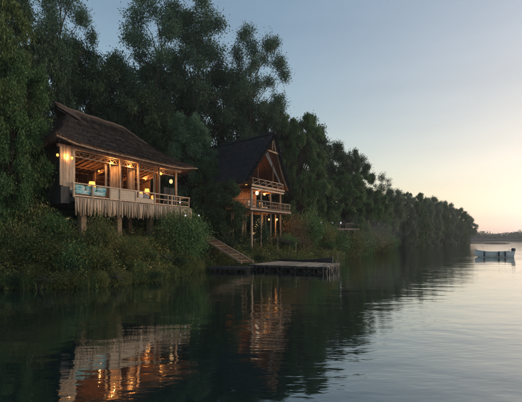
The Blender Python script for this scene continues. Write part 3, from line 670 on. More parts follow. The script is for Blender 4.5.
planks('shutter_board', u1(113, .5), u1(117, .5), .75, .35, FZ + .02, EZ - .55, 'pale_wood', .16)
planks('shutter_board', u1(126, .5), u1(129.5, .5), .35, .8, FZ + .02, EZ - .55, 'brown_wood', .16)
planks('shutter_board', u1(130, .5), u1(133.5, .5), .8, .35, FZ + .02, EZ - .55, 'pale_wood', .16)
planks('shutter_board', u1(156.5, .5), u1(158.5, .5), .35, .8, FZ + .02, EZ - .55, 'brown_wood', .16)
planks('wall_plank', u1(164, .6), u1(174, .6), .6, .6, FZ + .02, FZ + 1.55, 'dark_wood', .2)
for px, wd_ in ((106.5, .22), (155, .2)):
    u = u1(px, .55); vs = []; fs = []
    for j in range(9):
        f = j / 8; z = EZ - .54 - (EZ - .62 - FZ) * f; ww = wd_ * (1 - .35 * math.sin(math.pi * min(1, f * 1.3)) ** 2)
        for i in range(15): e = i / 14 - .5; vs.append((u + ww * e, .60 + .05 * math.sin(e * 30 + px), z))
    for j in range(8):
        for i in range(14): a = j * 15 + i; fs.append((a, a + 1, a + 16, a + 15))
    MB().add(vs, fs).build('curtain', 'cream_panel', H1, True)
for u, v in ((2.4, 2.6), (4.6, 2.6), (7.0, 2.6), (8.6, 2.6)): MB().tube([(u, v, FZ), (u, v, EZ - .70)], .065, 7).build('inner_post', 'brown_wood', H1, True)
# walls
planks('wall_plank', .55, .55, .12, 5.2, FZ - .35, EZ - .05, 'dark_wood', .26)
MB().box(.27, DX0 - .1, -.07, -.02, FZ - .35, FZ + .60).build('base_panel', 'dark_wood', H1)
planks('wall_plank', .6, 9.8, 5.2, 5.2, FZ, EZ - .02, 'brown_wood', .46)
planks('wall_plank', 9.85, 9.85, 2.6, 5.15, FZ, EZ - .02, 'brown_wood', .4)
planks('wall_plank', 4.75, 4.75, 2.9, 5.1, FZ, EZ - .9, 'brown_wood', .5)
# sloping mat ceiling with battens inside the bays
MB().add([(.7, .62, EZ - .15), (9.8, .62, EZ - .15), (9.8, 5.15, EZ - 1.25), (.7, 5.15, EZ - 1.25)], [(0, 1, 2, 3)]).build('mat_ceiling', 'thatch_under', H1)
bt = MB().beam((0, .66, EZ - .22), (0, 5.1, EZ - 1.30), .06, .09).build('ceiling_batten', 'brown_wood', H1); bt.location = (.95, 0, 0)
for i in range(1, 21): dup(bt, (.95 + i * .43, 0, 0), H1)
for k in range(1, 5): MB().beam((.75, .62 + k * .9, EZ - .24 - k * .2187), (9.75, .62 + k * .9, EZ - .24 - k * .2187), .05, .05).build('ceiling_purlin', 'brown_wood', H1)
# roof
EX0, EX1, EY0, EY1, RZ, RX0, RX1, RY = -.35, 11.35, -.55, 6.4, 10.72, 2.95, 7.45, 2.93
def prof(b_, k=.32): return b_ - k * b_ * (1 - b_)
def face(c0, c1, r0, r1, k=.32, up=.28):
    def S(a, b_):
        e = lerp3(c0, c1, a); r_ = lerp3(r0, r1, a)
        x = e[0] + (r_[0] - e[0]) * b_; y = e[1] + (r_[1] - e[1]) * b_
        z = e[2] + (r_[2] - e[2]) * prof(b_, k) + up * abs(2 * a - 1) ** 6 * (1 - b_) ** 3
        return (x, y, z)
    return S
EVZ = 7.86
c00, c10, c11, c01 = (EX0, EY0, EVZ), (EX1, EY0, EVZ), (EX1, EY1, EVZ), (EX0, EY1, EVZ)
ra, rb = (RX0, RY, RZ), (RX1, RY, RZ - .12)
faces1 = [face(c00, c10, ra, rb), face(c10, c11, rb, rb), face(c11, c01, rb, ra), face(c01, c00, ra, ra)]
rf = roof_mesh(faces1, .2, seed=2).build('roof', 'thatch', H1, True)
st = link('thatch', straw(faces1[:2] + faces1[3:], 12000, .38, .018, 5, eave=1700, lift=.03), 'thatch', rf); tag(st, kind='stuff')
roof_edge(faces1, .20).build('ceiling', 'thatch_under', H1)
# gablet and ridge cap with an upturned horn
hx = 2.0
S1 = lambda a, b_: (hx + (RX0 + .3 - hx) * a, RY - .85 * (1 - b_) * (.25 + .75 * a), RZ + .10 * (1 - a) - .78 * (1 - b_) * (.25 + .75 * a) + .05)
S2 = lambda a, b_: (S1(a, b_)[0], 2 * RY - S1(a, b_)[1], S1(a, b_)[2])
gm = MB()
for S in (S1, S2):
    for off in (0, -.16):
        vs = [tuple(Vector(S(i / 8, j / 6)) + Vector((0, 0, off))) for j in range(7) for i in range(9)]
        gm.add(vs, [(j * 9 + i, j * 9 + i + 1, j * 9 + i + 10, j * 9 + i + 9) for j in range(6) for i in range(8)])
gm.build('gablet', 'thatch', rf, True)
rc = []
for i in range(15):
    f = i / 14; rc.append((hx - .12 + (RX1 + .25 - hx + .12) * f, RY, RZ + .08 + .16 * max(0, 1 - f * 4) ** 2 - .12 * f + .02 * math.sin(i * 1.9)))
rc = rc[:-1] + [Vector(faces1[0](1, b_)) + Vector((0, 0, .05)) for b_ in (.97, .90, .80, .68)]
MB().tube(rc, [.08] + [.105] * 13 + [.10, .09, .075, .05], 8).build('ridge_cap', 'thatch_pale', rf, True)
for i in range(15):
    rv_ = MB().tube([Vector(faces1[0](.03 + .94 * i / 14, .03)) + Vector((0, 0, -.25)), Vector(faces1[0](.03 + .94 * i / 14, .5)) + Vector((0, 0, -.25)), Vector(faces1[0](.03 + .94 * i / 14, .97)) + Vector((0, 0, -.25))], .045, 5); rv_.build('rafter', 'brown_wood', rf)
    rv_ = MB().tube([Vector(faces1[2](.03 + .94 * i / 14, .03)) + Vector((0, 0, -.25)), Vector(faces1[2](.03 + .94 * i / 14, .5)) + Vector((0, 0, -.25)), Vector(faces1[2](.03 + .94 * i / 14, .97)) + Vector((0, 0, -.25))], .045, 5); rv_.build('rafter', 'brown_wood', rf)
# pale lashing pole along the front eave, running past the right end
MB().tube([(faces1[0](a / 10, 0)[0], EY0 - .05, faces1[0](a / 10, 0)[2] - .20) for a in range(11)] + [(11.75, EY0 - .05, EVZ + .12)], .05, 6).build('eave_pole', 'pale_wood', rf)

# ---- things in the left house
def put(name, u, v, z, label, cat, rz=0, group=None, h=h1, a=A1): 
    return thing(name, h(u, v, z), a + rz, label, cat, group)
def daybed(u, v, wd, label, cloth, cush, ncush):
    t = put('daybed', u, v, FZ, label, 'daybed')
    MB().box(-wd / 2, wd / 2, -.4, .4, .12, .24).build('frame', 'brown_wood', t)
    for sx in (-1, 1):
        for sy in (-1, 1): MB().box(sx * (wd / 2 - .06) - .04, sx * (wd / 2 - .06) + .04, sy * .34 - .04, sy * .34 + .04, 0, .119).build('leg', 'brown_wood', t)
    MB().soft(-wd / 2, wd / 2, -.42, .42, .241, .50, 7).build('mattress', cloth, t, True)
    for k in range(ncush):
        x0 = -wd / 2 + wd * k / ncush; MB().soft(x0 + .02, x0 + wd / ncush - .02, -.42, -.18, .46, .80, 4).build('cushion', cush[k % len(cush)], t, True)
    return t
daybed((rp[0] + rp[2]) / 2, .28, rp[2] - rp[0] - .25, 'daybed with turquoise and white patterned cushions behind the left house railing', 'blue_cloth', ['blue_cloth'], 3)
MB_ = (rp[4] + rp[5]) / 2
daybed(MB_, .62, rp[5] - rp[4] - .1, 'daybed with grey and white cushions behind the right half of the left house railing', 'grey_cloth', ['grey_cloth', 'white_cloth', 'grey_cloth'], 3)
# white armchair at the left, dark one at the right
def armchair(u, v, rz, cloth, label):
    t = put('armchair', u, v, FZ, label, 'armchair', rz)
    MB().soft(-.38, .38, -.36, .36, .18, .46, 6).build('seat', cloth, t, True); MB().soft(-.40, .40, .22, .46, .30, .98, 5).build('backrest', cloth, t, True)
    for s in (-1, 1):
        MB().soft(s * .40 - .09, s * .40 + .09, -.36, .40, .16, .66, 5).build('armrest', cloth, t, True)
        for y in (-.28, .32): MB().tube([(s * .34, y, 0), (s * .34, y, .2)], .025, 6).build('leg', 'brown_wood', t)
armchair(1.45, 1.35, R(180), 'white_cloth', 'white upholstered armchair beside the plank corner of the left house')
armchair(u1(171, 1.2), 1.3, R(150), 'grey_cloth', 'grey armchair at the right end of the left house deck')
def table_lamp(px, v, z_top, watts, label, rs=.2):
    u = u1(px, v); t = put('side_table', u, v, FZ, 'small table under the %s' % label, 'table')
    zt = z_top - FZ
    MB().lathe([(0, zt), (.27, zt), (.27, zt - .04), (0, zt - .04)], sides=14).build('table_top', 'brown_wood', t)
    MB().lathe([(.05, zt - .041), (.045, .04), (.2, .03), (.2, 0), (0, 0)], sides=10).build('pedestal', 'brown_wood', t)
    l = put('table_lamp', u, v, z_top, label, 'lamp')
    MB().lathe([(0, 0), (.10, 0), (.10, .02), (.05, .06), (.07, .14), (.03, .22), (.015, .30), (0, .30)], sides=12).build('lamp_base', 'brown_wood', l, True)
    MB().lathe([(rs, .28), (rs * .72, .28 + rs * 1.55)], sides=16).build('lamp_shade', 'lamp_warm', l, True)
    lamp_light(l, (0, 0, .28 + rs * .75), watts * 1.5, size=.04)
table_lamp(92, 1.7, 5.45, 24, 'glowing table lamp in the left bay, left house', .24)
table_lamp(147, 1.6, 5.55, 24, 'glowing table lamp in the right bay, left house', .20)
table_lamp(141, 1.2, 5.25, 12, 'low lamp beside the right bay post, left house', .15)
table_lamp(85, 4.4, 5.5, 46, 'back wall lamp in the left bay, left house', .18)
table_lamp(153, 4.2, 5.5, 42, 'back wall lamp in the right bay, left house', .18)
def pendant(pos, drop, r_, mat, watts, label, color=(1, .42, .13), a=A1, group=None, cage=True):
    t = thing('pendant_lamp', pos, a, label, 'lamp', group)
    MB().tube([(0, 0, r_ * 1.2), (0, 0, drop)], .012, 4).build('cord', 'black', t)
    MB().lathe([(0, -r_ * 1.2), (r_ * .7, -r_ * .95), (r_, 0), (r_ * .8, r_ * .8), (r_ * .25, r_ * 1.2), (0, r_ * 1.2)], sides=12).build('globe', mat, t, True)
    MB().lathe([(r_ * .30, r_ * 1.21), (r_ * .25, r_ * 1.5), (0, r_ * 1.55)], sides=10).build('cap', 'black', t, True)
    if watts: lamp_light(t, ((r_ + .07) * .76, (r_ + .07) * .65, .02), watts * 1.2, color, .05)
for px, py, v, wt_, lb in ((57.5, 155, .5, 5, 'warm pendant lamp at the outer left corner of the left house'), (66, 156.5, -.12, 7, 'warm pendant lamp in front of the pale planks of the left house'),
        (72, 158, .0, 4, 'small warm pendant lamp at the right edge of the pale planks'), (112, 163, .10, 12, 'warm pendant lamp at the left folded shutters of the left house'),
        (130, 166, .10, 11, 'warm pendant lamp at the middle folded shutters of the left house'), (161, 174, .10, 9, 'warm pendant lamp at the right shutter of the left house')):
    u = u1(px, v); p0 = h1(u, v); z = CAM_H + (237 - py) / FPX * p0.y; p0.z = z
    pendant(p0, EZ + .05 - z, .07, 'lamp_warm', wt_, lb)
p0 = h1(u1(171, .7), .7); p0.z = CAM_H + (237 - 181.5) / FPX * p0.y
pendant(p0, EZ + .2 - p0.z, .14, 'lamp_pale', 6, 'round pale lantern at the right end of the left house')
for px, py, v, lb in ((99, 171, 2.4, 'small warm lamp hanging inside the left bay of the left house'), (145.5, 179, 2.2, 'small warm lamp hanging inside the right bay of the left house'), (127, 177, 2.6, 'small warm lamp hanging inside behind the middle shutters of the left house')):
    u = u1(px, v); p0 = h1(u, v); p0.z = CAM_H + (237 - py) / FPX * p0.y
    pendant(p0, EZ - .22 - (v - .66) * .243 - p0.z, .06, 'lamp_warm', 9, lb)
for px, v, hgt, lb, mt in ((86.5, 1.5, .42, 'pale vase on the floor left of the left bay lamp in the left house', 'white_cloth'), (151.5, 1.5, .55, 'brown vase on the floor in the right bay of the left house', 'brown_wood')):
    t = put('vase', u1(px, v), v, FZ, lb, 'vase'); MB().lathe([(0, 0), (.12, 0), (.19, hgt * .4), (.15, hgt * .75), (.07, hgt * .9), (.10, hgt), (.07, hgt * .98)], sides=14).build('body', mt, t, True)
    sp = MB()
    for k in range(9): a = k * .7; sp.tube([(0, 0, hgt * .9), (.10 * math.cos(a), .10 * math.sin(a), hgt + .3), (.28 * math.cos(a), .28 * math.sin(a), hgt + .5 + .08 * (k % 3))], [.006, .005, .012], 4)
    sp.build('dried_stems', 'leaf_dry', t)
# picture and wall cabinet on the back wall
t = put('picture', u1(84, 5.1), 5.12, 5.9, 'framed pale picture on the back wall of the left house', 'picture')
MB().box(-.5, .5, -.02, .02, 0, .75).build('canvas', 'white_cloth', t)
for x0, x1, z0, z1 in ((-.56, .56, -.06, -.003), (-.56, .56, .753, .81), (-.56, -.503, -.002, .752), (.503, .56, -.002, .752)): MB().box(x0, x1, -.035, .025, z0, z1).build('frame', 'brown_wood', t)

# ================================================================ stilted house
O2, A2 = Vector((-.9, 36.0, 0)), math.atan2(.844, .537)
def h2(u, v, z=0): return Vector((O2.x + .537 * u - .844 * v, O2.y + .844 * u + .537 * v, z))
def u2(px, v):
    k = (px - 261) / FPX; return (k * (O2.y + .537 * v) - O2.x + .844 * v) / (.537 - .844 * k)
H2 = thing('stilted_house', O2, A2, 'tall narrow house on slim stilts with steep dark thatched gable above the jetty', 'house')
Z1, Z2 = 5.0, 7.2
pu = [u2(px, 0) for px in (251.5, 261, 270.5, 280.5)]
def zgr(u, v): p_ = h2(u, v); return float(ground_z(np.float64(p_.x), np.float64(p_.y)))
for k, u in enumerate(pu):
    MB().tube([(u, 0, zgr(u, 0) - .3), (u + .02, 0, 4), (u, .0, Z1 + 1), (u, 0, Z2 - .2)], [(.11, .075, .075, .075)[k]] * 4, 8).build('stilt', 'pale_wood', H2, True)
for u, v in ((u2(242, 1.2), 1.2), (u2(245.5, 1.4), 1.4), (u2(233, 1.6), 1.6), (u2(275.5, 1.2), 1.2), (u2(265.5, 1.2), 1.2), (0, 2.2), (1.8, 2.2), (3.7, 2.4), (5.4, 2.2), (0, 4.6), (2.7, 4.6), (5.4, 4.6), (-.2, 7), (2.7, 7), (5.4, 7)):
    MB().tube([(u, v, zgr(u, v) - .3), (u, v, Z1 - .15)], .07, 7).build('stilt', 'pale_wood', H2, True)
# level one deck
bd = MB().box(-.1, .1, -.62, 7.2, -.05, 0).build('floor_board', 'grey_wood', H2); bd.location = (-.95, 0, Z1)
for i in range(1, 35): dup(bd, (-.95 + i * .21, 0, Z1), H2)
MB().beam((-1.1, -.66, Z1 - .05), (6.35, -.66, Z1 - .05), .06, .16).build('edge_beam', 'pale_wood', H2)
MB().beam((-1.1, -.15, Z1 - .14), (6.35, -.15, Z1 - .14), .10, .16).build('bearer', 'brown_wood', H2)
for y in (2.2, 4.6, 7): MB().beam((-1.1, y, Z1 - .14), (6.35, y, Z1 - .14), .10, .16).build('bearer', 'brown_wood', H2)
ru = [-1.0, .25, 1.5, 2.75, 4.0, 5.2, 6.2]
for u in ru: MB().tube([(u, -.58, Z1 - .04), (u, -.6, Z1 + .78)], .035, 6).build('rail_post', 'grey_wood', H2, True)
for z in (.78, .42, .12): MB().tube([(-1.1, -.6, Z1 + z), (2.5, -.605, Z1 + z + .015), (6.35, -.6, Z1 + z)], .035 if z > .7 else .022, 6).build('rail', 'grey_wood', H2, True)
for u in (-1.05, 6.25):
    for z in (.78, .42): MB().tube([(u, -.58, Z1 + z), (u, 2.2, Z1 + z)], .03, 6).build('rail', 'grey_wood', H2, True)
    MB().tube([(u, 1.0, Z1), (u, 1.0, Z1 + .78)], .035, 6).build('rail_post', 'grey_wood', H2, True)
bl = MB().tube([(0, -.6, Z1 + .02), (0, -.6, Z1 + .77)], .014, 4).build('baluster', 'grey_wood', H2); bl.location = (-.85, 0, 0)
for i in range(1, 34): dup(bl, (-.85 + i * .21, 0, 0), H2)
# walls of level one, set back
def planks2(name, u0, u_1, v0, v1, zA, zB, mat, wdt=.3):
    n_ = max(1, round(math.hypot(u_1 - u0, v1 - v0) / wdt))
    for k in range(n_):
        a, b_ = k / n_, (k + .95) / n_; mb = MB(); mb.beam((u0 + (u_1 - u0) * a, v0 + (v1 - v0) * a, 0), (u0 + (u_1 - u0) * b_, v0 + (v1 - v0) * b_, 0), .04, .01); zm = sum(p_[2] for p_ in mb.v) / 8
        mb.v = [(p_[0], p_[1], zA if p_[2] < zm else zB) for p_ in mb.v]; mb.build(name, mat, H2)
planks2('wall_plank', -.05, 5.45, 3.0, 3.0, Z1, Z2 - .12, 'brown_wood')
planks2('wall_plank', -.08, -.08, 3.05, 7.0, Z1, Z2 + .5, 'brown_wood', .4)
planks2('wall_plank', 5.5, 5.5, 3.05, 7.0, Z1, Z2 + .5, 'brown_wood', .4)
# loft floor, double front beams
bd2 = MB().box(-.1, .1, -.18, 6.8, -.05, 0).build('loft_board', 'brown_wood', H2); bd2.location = (-.05, 0, Z2)
for i in range(1, 27): dup(bd2, (-.05 + i * .21, 0, Z2), H2)
MB().beam((-.25, -.24, Z2 - .04), (5.75, -.24, Z2 - .04), .08, .18).build('front_beam', 'pale_wood', H2)
MB().beam((-.2, -.16, Z2 - .30), (5.7, -.16, Z2 - .30), .09, .15).build('front_beam', 'pale_wood', H2)
for u in [-.05 + .8 * k for k in range(8)]: MB().beam((u, -.1, Z2 - .14), (u, 6.6, Z2 - .14), .07, .13).build('floor_joist', 'brown_wood', H2)
# loft railing
for z in (.62, .33): MB().tube([(-.15, -.2, Z2 + z), (5.6, -.2, Z2 + z)], .035 if z > .5 else .022, 6).build('loft_rail', 'pale_wood', H2, True)
for k in range(6):
    u = .0 + 1.1 * k; MB().tube([(u, -.2, Z2 + .05), (u, -.2, Z2 + .62)], .03, 6).build('loft_rail_post', 'pale_wood', H2, True)
for k in range(5):
    u = .0 + 1.1 * k; MB().tube([(u, -.2, Z2 + .08), (u + 1.1, -.2, Z2 + .58)], .018, 5).build('loft_brace', 'pale_wood', H2)
# roof
LX, RXx, RXc, RZ2, EZ2 = -1.55, 6.55, 2.45, 12.0, 7.45
YF, YB = -.40, 8.2
def f2(side):
    ex = LX if side < 0 else RXx
    def S(a, b_):
        yf = YF - .55 * b_ ** 2; y = yf + (YB - yf) * a
        zr_ = RZ2 + .22 * (1 - a) ** 3 - .35 * a
        return (ex + (RXc - ex) * b_, y, EZ2 + (zr_ - EZ2) * (b_ - .16 * b_ * (1 - b_)))
    return S
faces2 = [f2(-1), f2(1)]
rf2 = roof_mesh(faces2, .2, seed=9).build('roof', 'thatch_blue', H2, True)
def barge(side):
    S = faces2[0 if side < 0 else 1]
    def g_(a): p_ = S(0, a); return (p_[0], p_[1], p_[2] - .08), (side * .35, -.75, -.35)
    return g_
tag(link('thatch', straw(faces2, 12000, .42, .032, 15, eave=2000, edges=(barge(-1), barge(1))), 'thatch_blue', rf2), kind='stuff')
roof_edge(faces2, .22).build('ceiling', 'thatch_under', H2)
gl = MB()
for S in faces2:
    for a in (0, 1):
        vs = []
        for j in range(13): p_ = S(a, j / 12); vs += [p_, (p_[0], p_[1], p_[2] - .22)]
        gl.add(vs, [(j * 2, j * 2 + 1, j * 2 + 3, j * 2 + 2) for j in range(12)])
gl.build('thatch_lip', 'thatch_blue', rf2)
MB().tube([(RXc, faces2[0](i / 12, 1)[1] - (.15 if i == 0 else 0), faces2[0](i / 12, 1)[2] + .06) for i in range(13)], .17, 8).build('ridge_cap', 'thatch_blue', rf2, True)
for s, S in zip((-1, 1), faces2):
    pts = [Vector(S(.015, b_)) + Vector((0, 0, -.32)) for b_ in (.04, .35, .7, .985)]
    MB().tube(pts, .075, 7).build('barge_pole', 'pale_wood', rf2, True)
    for k in range(1, 9): MB().tube([Vector(S(k / 9, b_)) + Vector((0, 0, -.27)) for b_ in (.03, .5, .98)], .05, 5).build('rafter', 'brown_wood', rf2)
zt = 10.55; fx = (zt - EZ2) / (RZ2 - EZ2) * .93 + .06
MB().tube([(LX + (RXc - LX) * fx, YF - .3, zt), (RXx + (RXc - RXx) * fx, YF - .3, zt)], .075, 7).build('collar_beam', 'pale_wood', H2, True)
MB().tube([(RXc, YF - .34, zt - .05), (RXc, YF - .42, RZ2 - .1)], .06, 7).build('king_post', 'pale_wood', H2, True)
for s_ in (-1, 1):
    S = faces2[0 if s_ < 0 else 1]; p_ = Vector(S(.02, .42)) + Vector((0, 0, -.35)); MB().tube([p_, (RXc + s_ * .9, YF - .28, zt - .05)], .045, 6).build('gable_strut', 'brown_wood', H2, True)
    MB().tube([(RXc + s_ * 1.35, -.02, Z2 + .005), (RXc + s_ * 1.35, -.02, zt - .75)], .05, 6).build('gable_post', 'brown_wood', H2, True)
# loft back wall: boards cut to the gable slope
for k in range(17):
    u0 = -.55 + k * .36; uc = u0 + .17; f = (uc - LX) / (RXc - LX) if uc < RXc else (RXx - uc) / (RXx - RXc); zt_ = faces2[0 if uc < RXc else 1](.4, f)[2] - .35
    if zt_ > Z2 + .3: MB().box(u0, u0 + .345, 2.9, 2.94, Z2 + .005, zt_).build('gable_board', 'brown_wood', H2)
# curtains tied back to both sides of the gable
def curtain(side):
    mb = MB(); vs = []; fs = []; n_, m_ = 16, 12; S = faces2[0 if side < 0 else 1]
    for j in range(m_ + 1):
        f = j / m_; b_ = .80 - .62 * f; ed = S(.03, b_); wd_ = (.42 * (1 - f) ** 1.3 + .20) if f < .75 else .20 + (f - .75) * .8
        for i in range(n_ + 1):
            e = i / n_; vs.append((ed[0] - side * (.22 + wd_ * e), .05 + .07 * math.sin(e * 22 + f * 2), ed[2] - .42 - .22 * e * (1 - f)))
    for j in range(m_):
        for i in range(n_): a = j * (n_ + 1) + i; fs.append((a, a + 1, a + n_ + 2, a + n_ + 1))
    mb.add(vs, fs).build('curtain', 'grey_cloth', H2, True)
curtain(-1); curtain(1)
# lamps of the stilted house
for px, py, v, r_, wt_, lb in ((257, 193, 1.0, .17, 26, 'white globe lamp hanging between the first posts of the stilted house'), (264.5, 194, 1.7, .13, 16, 'small globe lamp deeper inside the stilted house veranda')):
    u = u2(px, v); p0 = h2(u, v); p0.z = CAM_H + (237 - py) / FPX * p0.y
    pendant(p0, Z2 - .06 - p0.z, r_, 'lamp_pale' if r_ < .16 else 'lamp_white', wt_, lb, a=A2)
for px, lb in ((269, 'left of the two pale globe lamps under the stilted house deck'), (277, 'right of the two pale globe lamps under the stilted house deck')):
    u = u2(px, 1.0); p0 = h2(u, 1.0); p0.z = CAM_H + (237 - 219.5) / FPX * p0.y
    pendant(p0, Z1 - .06 - p0.z, .09, 'lamp_pale', 18, lb, a=A2)
t = thing('wall_lamp', h2(-.12, 4.4, 6.25), A2, 'warm wall lamp on the left side of the stilted house behind leaves', 'lamp')
MB().box(-.02, .02, -.05, .05, -.12, .12).build('back_plate', 'black', t); MB().lathe([(.0, -.12), (.08, -.08), (.1, .05), (.06, .12), (0, .12)], (-.14, 0, 0), 10).build('globe', 'lamp_warm', t, True); lamp_light(t, (-.34, 0, 0), 4)
t = thing('wall_lamp', h2(.5, 2.96, 6.2), A2 , 'warm wall lamp on the back wall of the stilted house veranda', 'lamp')
MB().box(-.05, .05, -.02, .02, -.12, .12).build('back_plate', 'black', t); MB().lathe([(.0, -.1), (.07, -.07), (.08, .05), (.05, .1), (0, .1)], (0, -.11, 0), 10).build('globe', 'lamp_warm', t, True); lamp_light(t, (.12, -.12, 0), 9)
t = thing('floor_lamp', h2(2.6, 2.3, Z2 + .004), A2, 'dim warm floor lamp inside the gable loft of the stilted house', 'lamp')
MB().lathe([(0, 0), (.14, 0), (.14, .03), (.02, .05), (.02, .3), (0, .3)], sides=10).build('lamp_base', 'brown_wood', t); MB().lathe([(.14, .26), (.10, .46)], sides=12).build('lamp_shade', 'lamp_warm', t, True); lamp_light(t, (0, 0, .36), 22, (1, .42, .16), .03)
# veranda chairs and the table under the house
for u, lb in ((1.4, 'reddish chair on the veranda left of the middle post of the stilted house'), (3.6, 'reddish chair on the veranda right of the middle post of the stilted house')):
    t = put('lounge_chair', u, .9, Z1, lb, 'chair', R(8), h=h2, a=A2)
    MB().soft(-.33, .33, -.32, .32, .3, .46, 6).build('seat', 'white_cloth', t, True); MB().soft(-.33, .33, .2, .36, .4, .95, 5).build('backrest', 'cream_panel', t, True)
    for sx in (-1, 1):
        for y in (-.26, .28): MB().tube([(sx * .29, y, 0), (sx * .29, y, .34)], .025, 6).build('leg', 'brown_wood', t)
t = put('white_table', u2(255.5, .9), .9, zgr(u2(255.5, .9), .9) - .03, 'table with white top on the ground under the stilted house', 'table', h=h2, a=A2)
MB().box(-.75, .75, -.4, .4, .74, .80).build('table_top', 'white_cloth', t)
for sx in (-1, 1):
    for y in (-.33, .33): MB().box(sx * .68 - .03, sx * .68 + .03, y - .03, y + .03, 0, .739).build('leg', 'pale_wood', t)
p0 = at(284, 243, 38.2); gz = float(ground_z(np.float64(p0.x), np.float64(38.2)))
t = thing('canvas_canopy', (p0.x, 38.2, gz - .05), R(20), 'low grey canvas canopy on short posts right under the stilted house', 'canopy')
cv = []
for j in range(9):
    for i in range(9): a, b_ = i / 8 - .5, j / 8 - .5; cv.append((a * 2.0, b_ * 1.5, 1.15 - .22 * a * 2 - .5 * b_ * .5 - .12 * math.cos(a * 3) * math.cos(b_ * 3) + .12))
MB().add(cv, [(j * 9 + i, j * 9 + i + 1, j * 9 + i + 10, j * 9 + i + 9) for j in range(8) for i in range(8)]).build('canvas', 'grey_cloth', t, True)
for sx in (-1, 1):
    for sy in (-1, 1): MB().tube([(sx * .93, sy * .7, 0), (sx * .93, sy * .7, 1.24 - .2 * sx - .17 * sy)], .03, 6).build('post', 'pale_wood', t)

# ================================================================ jetty, gangway, canoe
JZ = .44
JA, JB, JC, JD = Vector((-.9, 30.2, 0)), Vector((4.55, 27.6, 0)), Vector((6.1, 31.2, 0)), Vector((1.4, 34.2, 0))
J = thing('jetty', (-.9, 30.2, 0), 0, 'floating wooden jetty with pale board deck on dark floats', 'jetty')
jl = lambda p_: Vector(p_) - JA
ex = (JB - JA); ey = (JD - JA); nbd = 27; hx_, hy_ = ex.normalized(), ey.normalized()
def jp(a, b_): return (JA.lerp(JB, a)).lerp(JD.lerp(JC, a), b_) - JA
for k in range(nbd):
    a0, a1 = k / nbd, (k + .955) / nbd; dz = rnd.uniform(-.008, .008); e0, e1 = rnd.uniform(-.012, .01), 1 + rnd.uniform(-.01, .012)
    vs = [jp(a, b_) + Vector((0, 0, z)) for z in (JZ - .05 + dz, JZ + dz) for a, b_ in ((a0, e0), (a1, e0), (a1, e1), (a0, e1))]
    MB().add(vs, [(3, 2, 1, 0), (4, 5, 6, 7), (0, 1, 5, 4), (1, 2, 6, 5), (2, 3, 7, 6), (3, 0, 4, 7)]).build('deck_board', 'deck_wood', J)
for b_ in (.03, .5, .97): MB().beam(jp(.0, b_) + Vector((0, 0, JZ - .14)), jp(1, b_) + Vector((0, 0, JZ - .14)), .12, .16).build('bearer', 'dark_wood', J)
MB().beam(jp(0, -.015) + Vector((0, 0, JZ - .10)), jp(1, -.015) + Vector((0, 0, JZ - .10)), .05, .14).build('edge_beam', 'dark_wood', J)
MB().beam(jp(1.012, 0) + Vector((0, 0, JZ - .10)), jp(1.012, 1) + Vector((0, 0, JZ - .10)), .05, .14).build('edge_beam', 'dark_wood', J)
for b_ in (.12, .5, .88):
    for k in range(6):
        c = jp(.09 + k * .165, b_); d = hx_ * .38; MB().tube([c - d * 1.0 + Vector((0, 0, .06)), c + d + Vector((0, 0, .06))], .24, 12).build('float_drum', 'black', J, True)
for k in range(6):
    c = jp(.08 + k * .17, 0) + Vector((0, 0, .19)); nrm = Vector((-hx_.y, hx_.x, 0)) * -.10
    mb = MB().torus((0, 0, 0), .19, .065, 'y'); o = mb.build('tyre', 'black', J, True); o.location = c + nrm; o.rotation_euler = (0, 0, math.atan2(hx_.y, hx_.x))
# mooring posts at the outer end, pipe hoops at the outer corner
for a, b_, hgt, r_ in ((.93, .86, 1.0, .035), (.985, .93, 1.35, .03), (1.0, .72, .55, .04)):
    c = jp(a, b_); MB().tube([c + Vector((0, 0, -.4)), c + Vector((0, 0, JZ + hgt * .6))], r_, 7).build('mooring_post', 'grey_wood', J, True)
def hoop(a, b_, along):
    c = jp(a, b_); d = along.normalized() * .14; pts = [c - d + Vector((0, 0, -.5)), c - d + Vector((0, 0, .5)), c - d * .6 + Vector((0, 0, .60)), c + d * .6 + Vector((0, 0, .60)), c + d + Vector((0, 0, .5)), c + d + Vector((0, 0, -.5))]
    MB().tube(pts, .024, 6).build('pipe_hoop', 'steel', J, True)
hoop(.985, -.04, ex); hoop(1.035, .33, ey); hoop(1.04, .72, ey); hoop(1.03, .05, ey)
# low float raft at the foot of the gangway
t = thing('float_raft', (-2.0, 29.1, 0), R(-16), 'dark low float raft at the foot of the gangway left of the jetty', 'raft')
for k in range(5): MB().box(-1.7, 1.35, -.55 + k * .22, -.55 + k * .22 + .205, .30, .345, .006).build('deck_board', 'dark_wood', t)
for k in range(4): MB().tube([(-1.35 + k * .78, -.5, .10), (-1.35 + k * .78, .5, .10)], .2, 12).build('float_drum', 'black', t, True)
MB().beam((-1.72, -.58, .25), (1.36, -.58, .25), .05, .14).build('edge_beam', 'dark_wood', t); MB().beam((-1.72, .58, .25), (1.36, .58, .25), .05, .14).build('edge_beam', 'dark_wood', t)
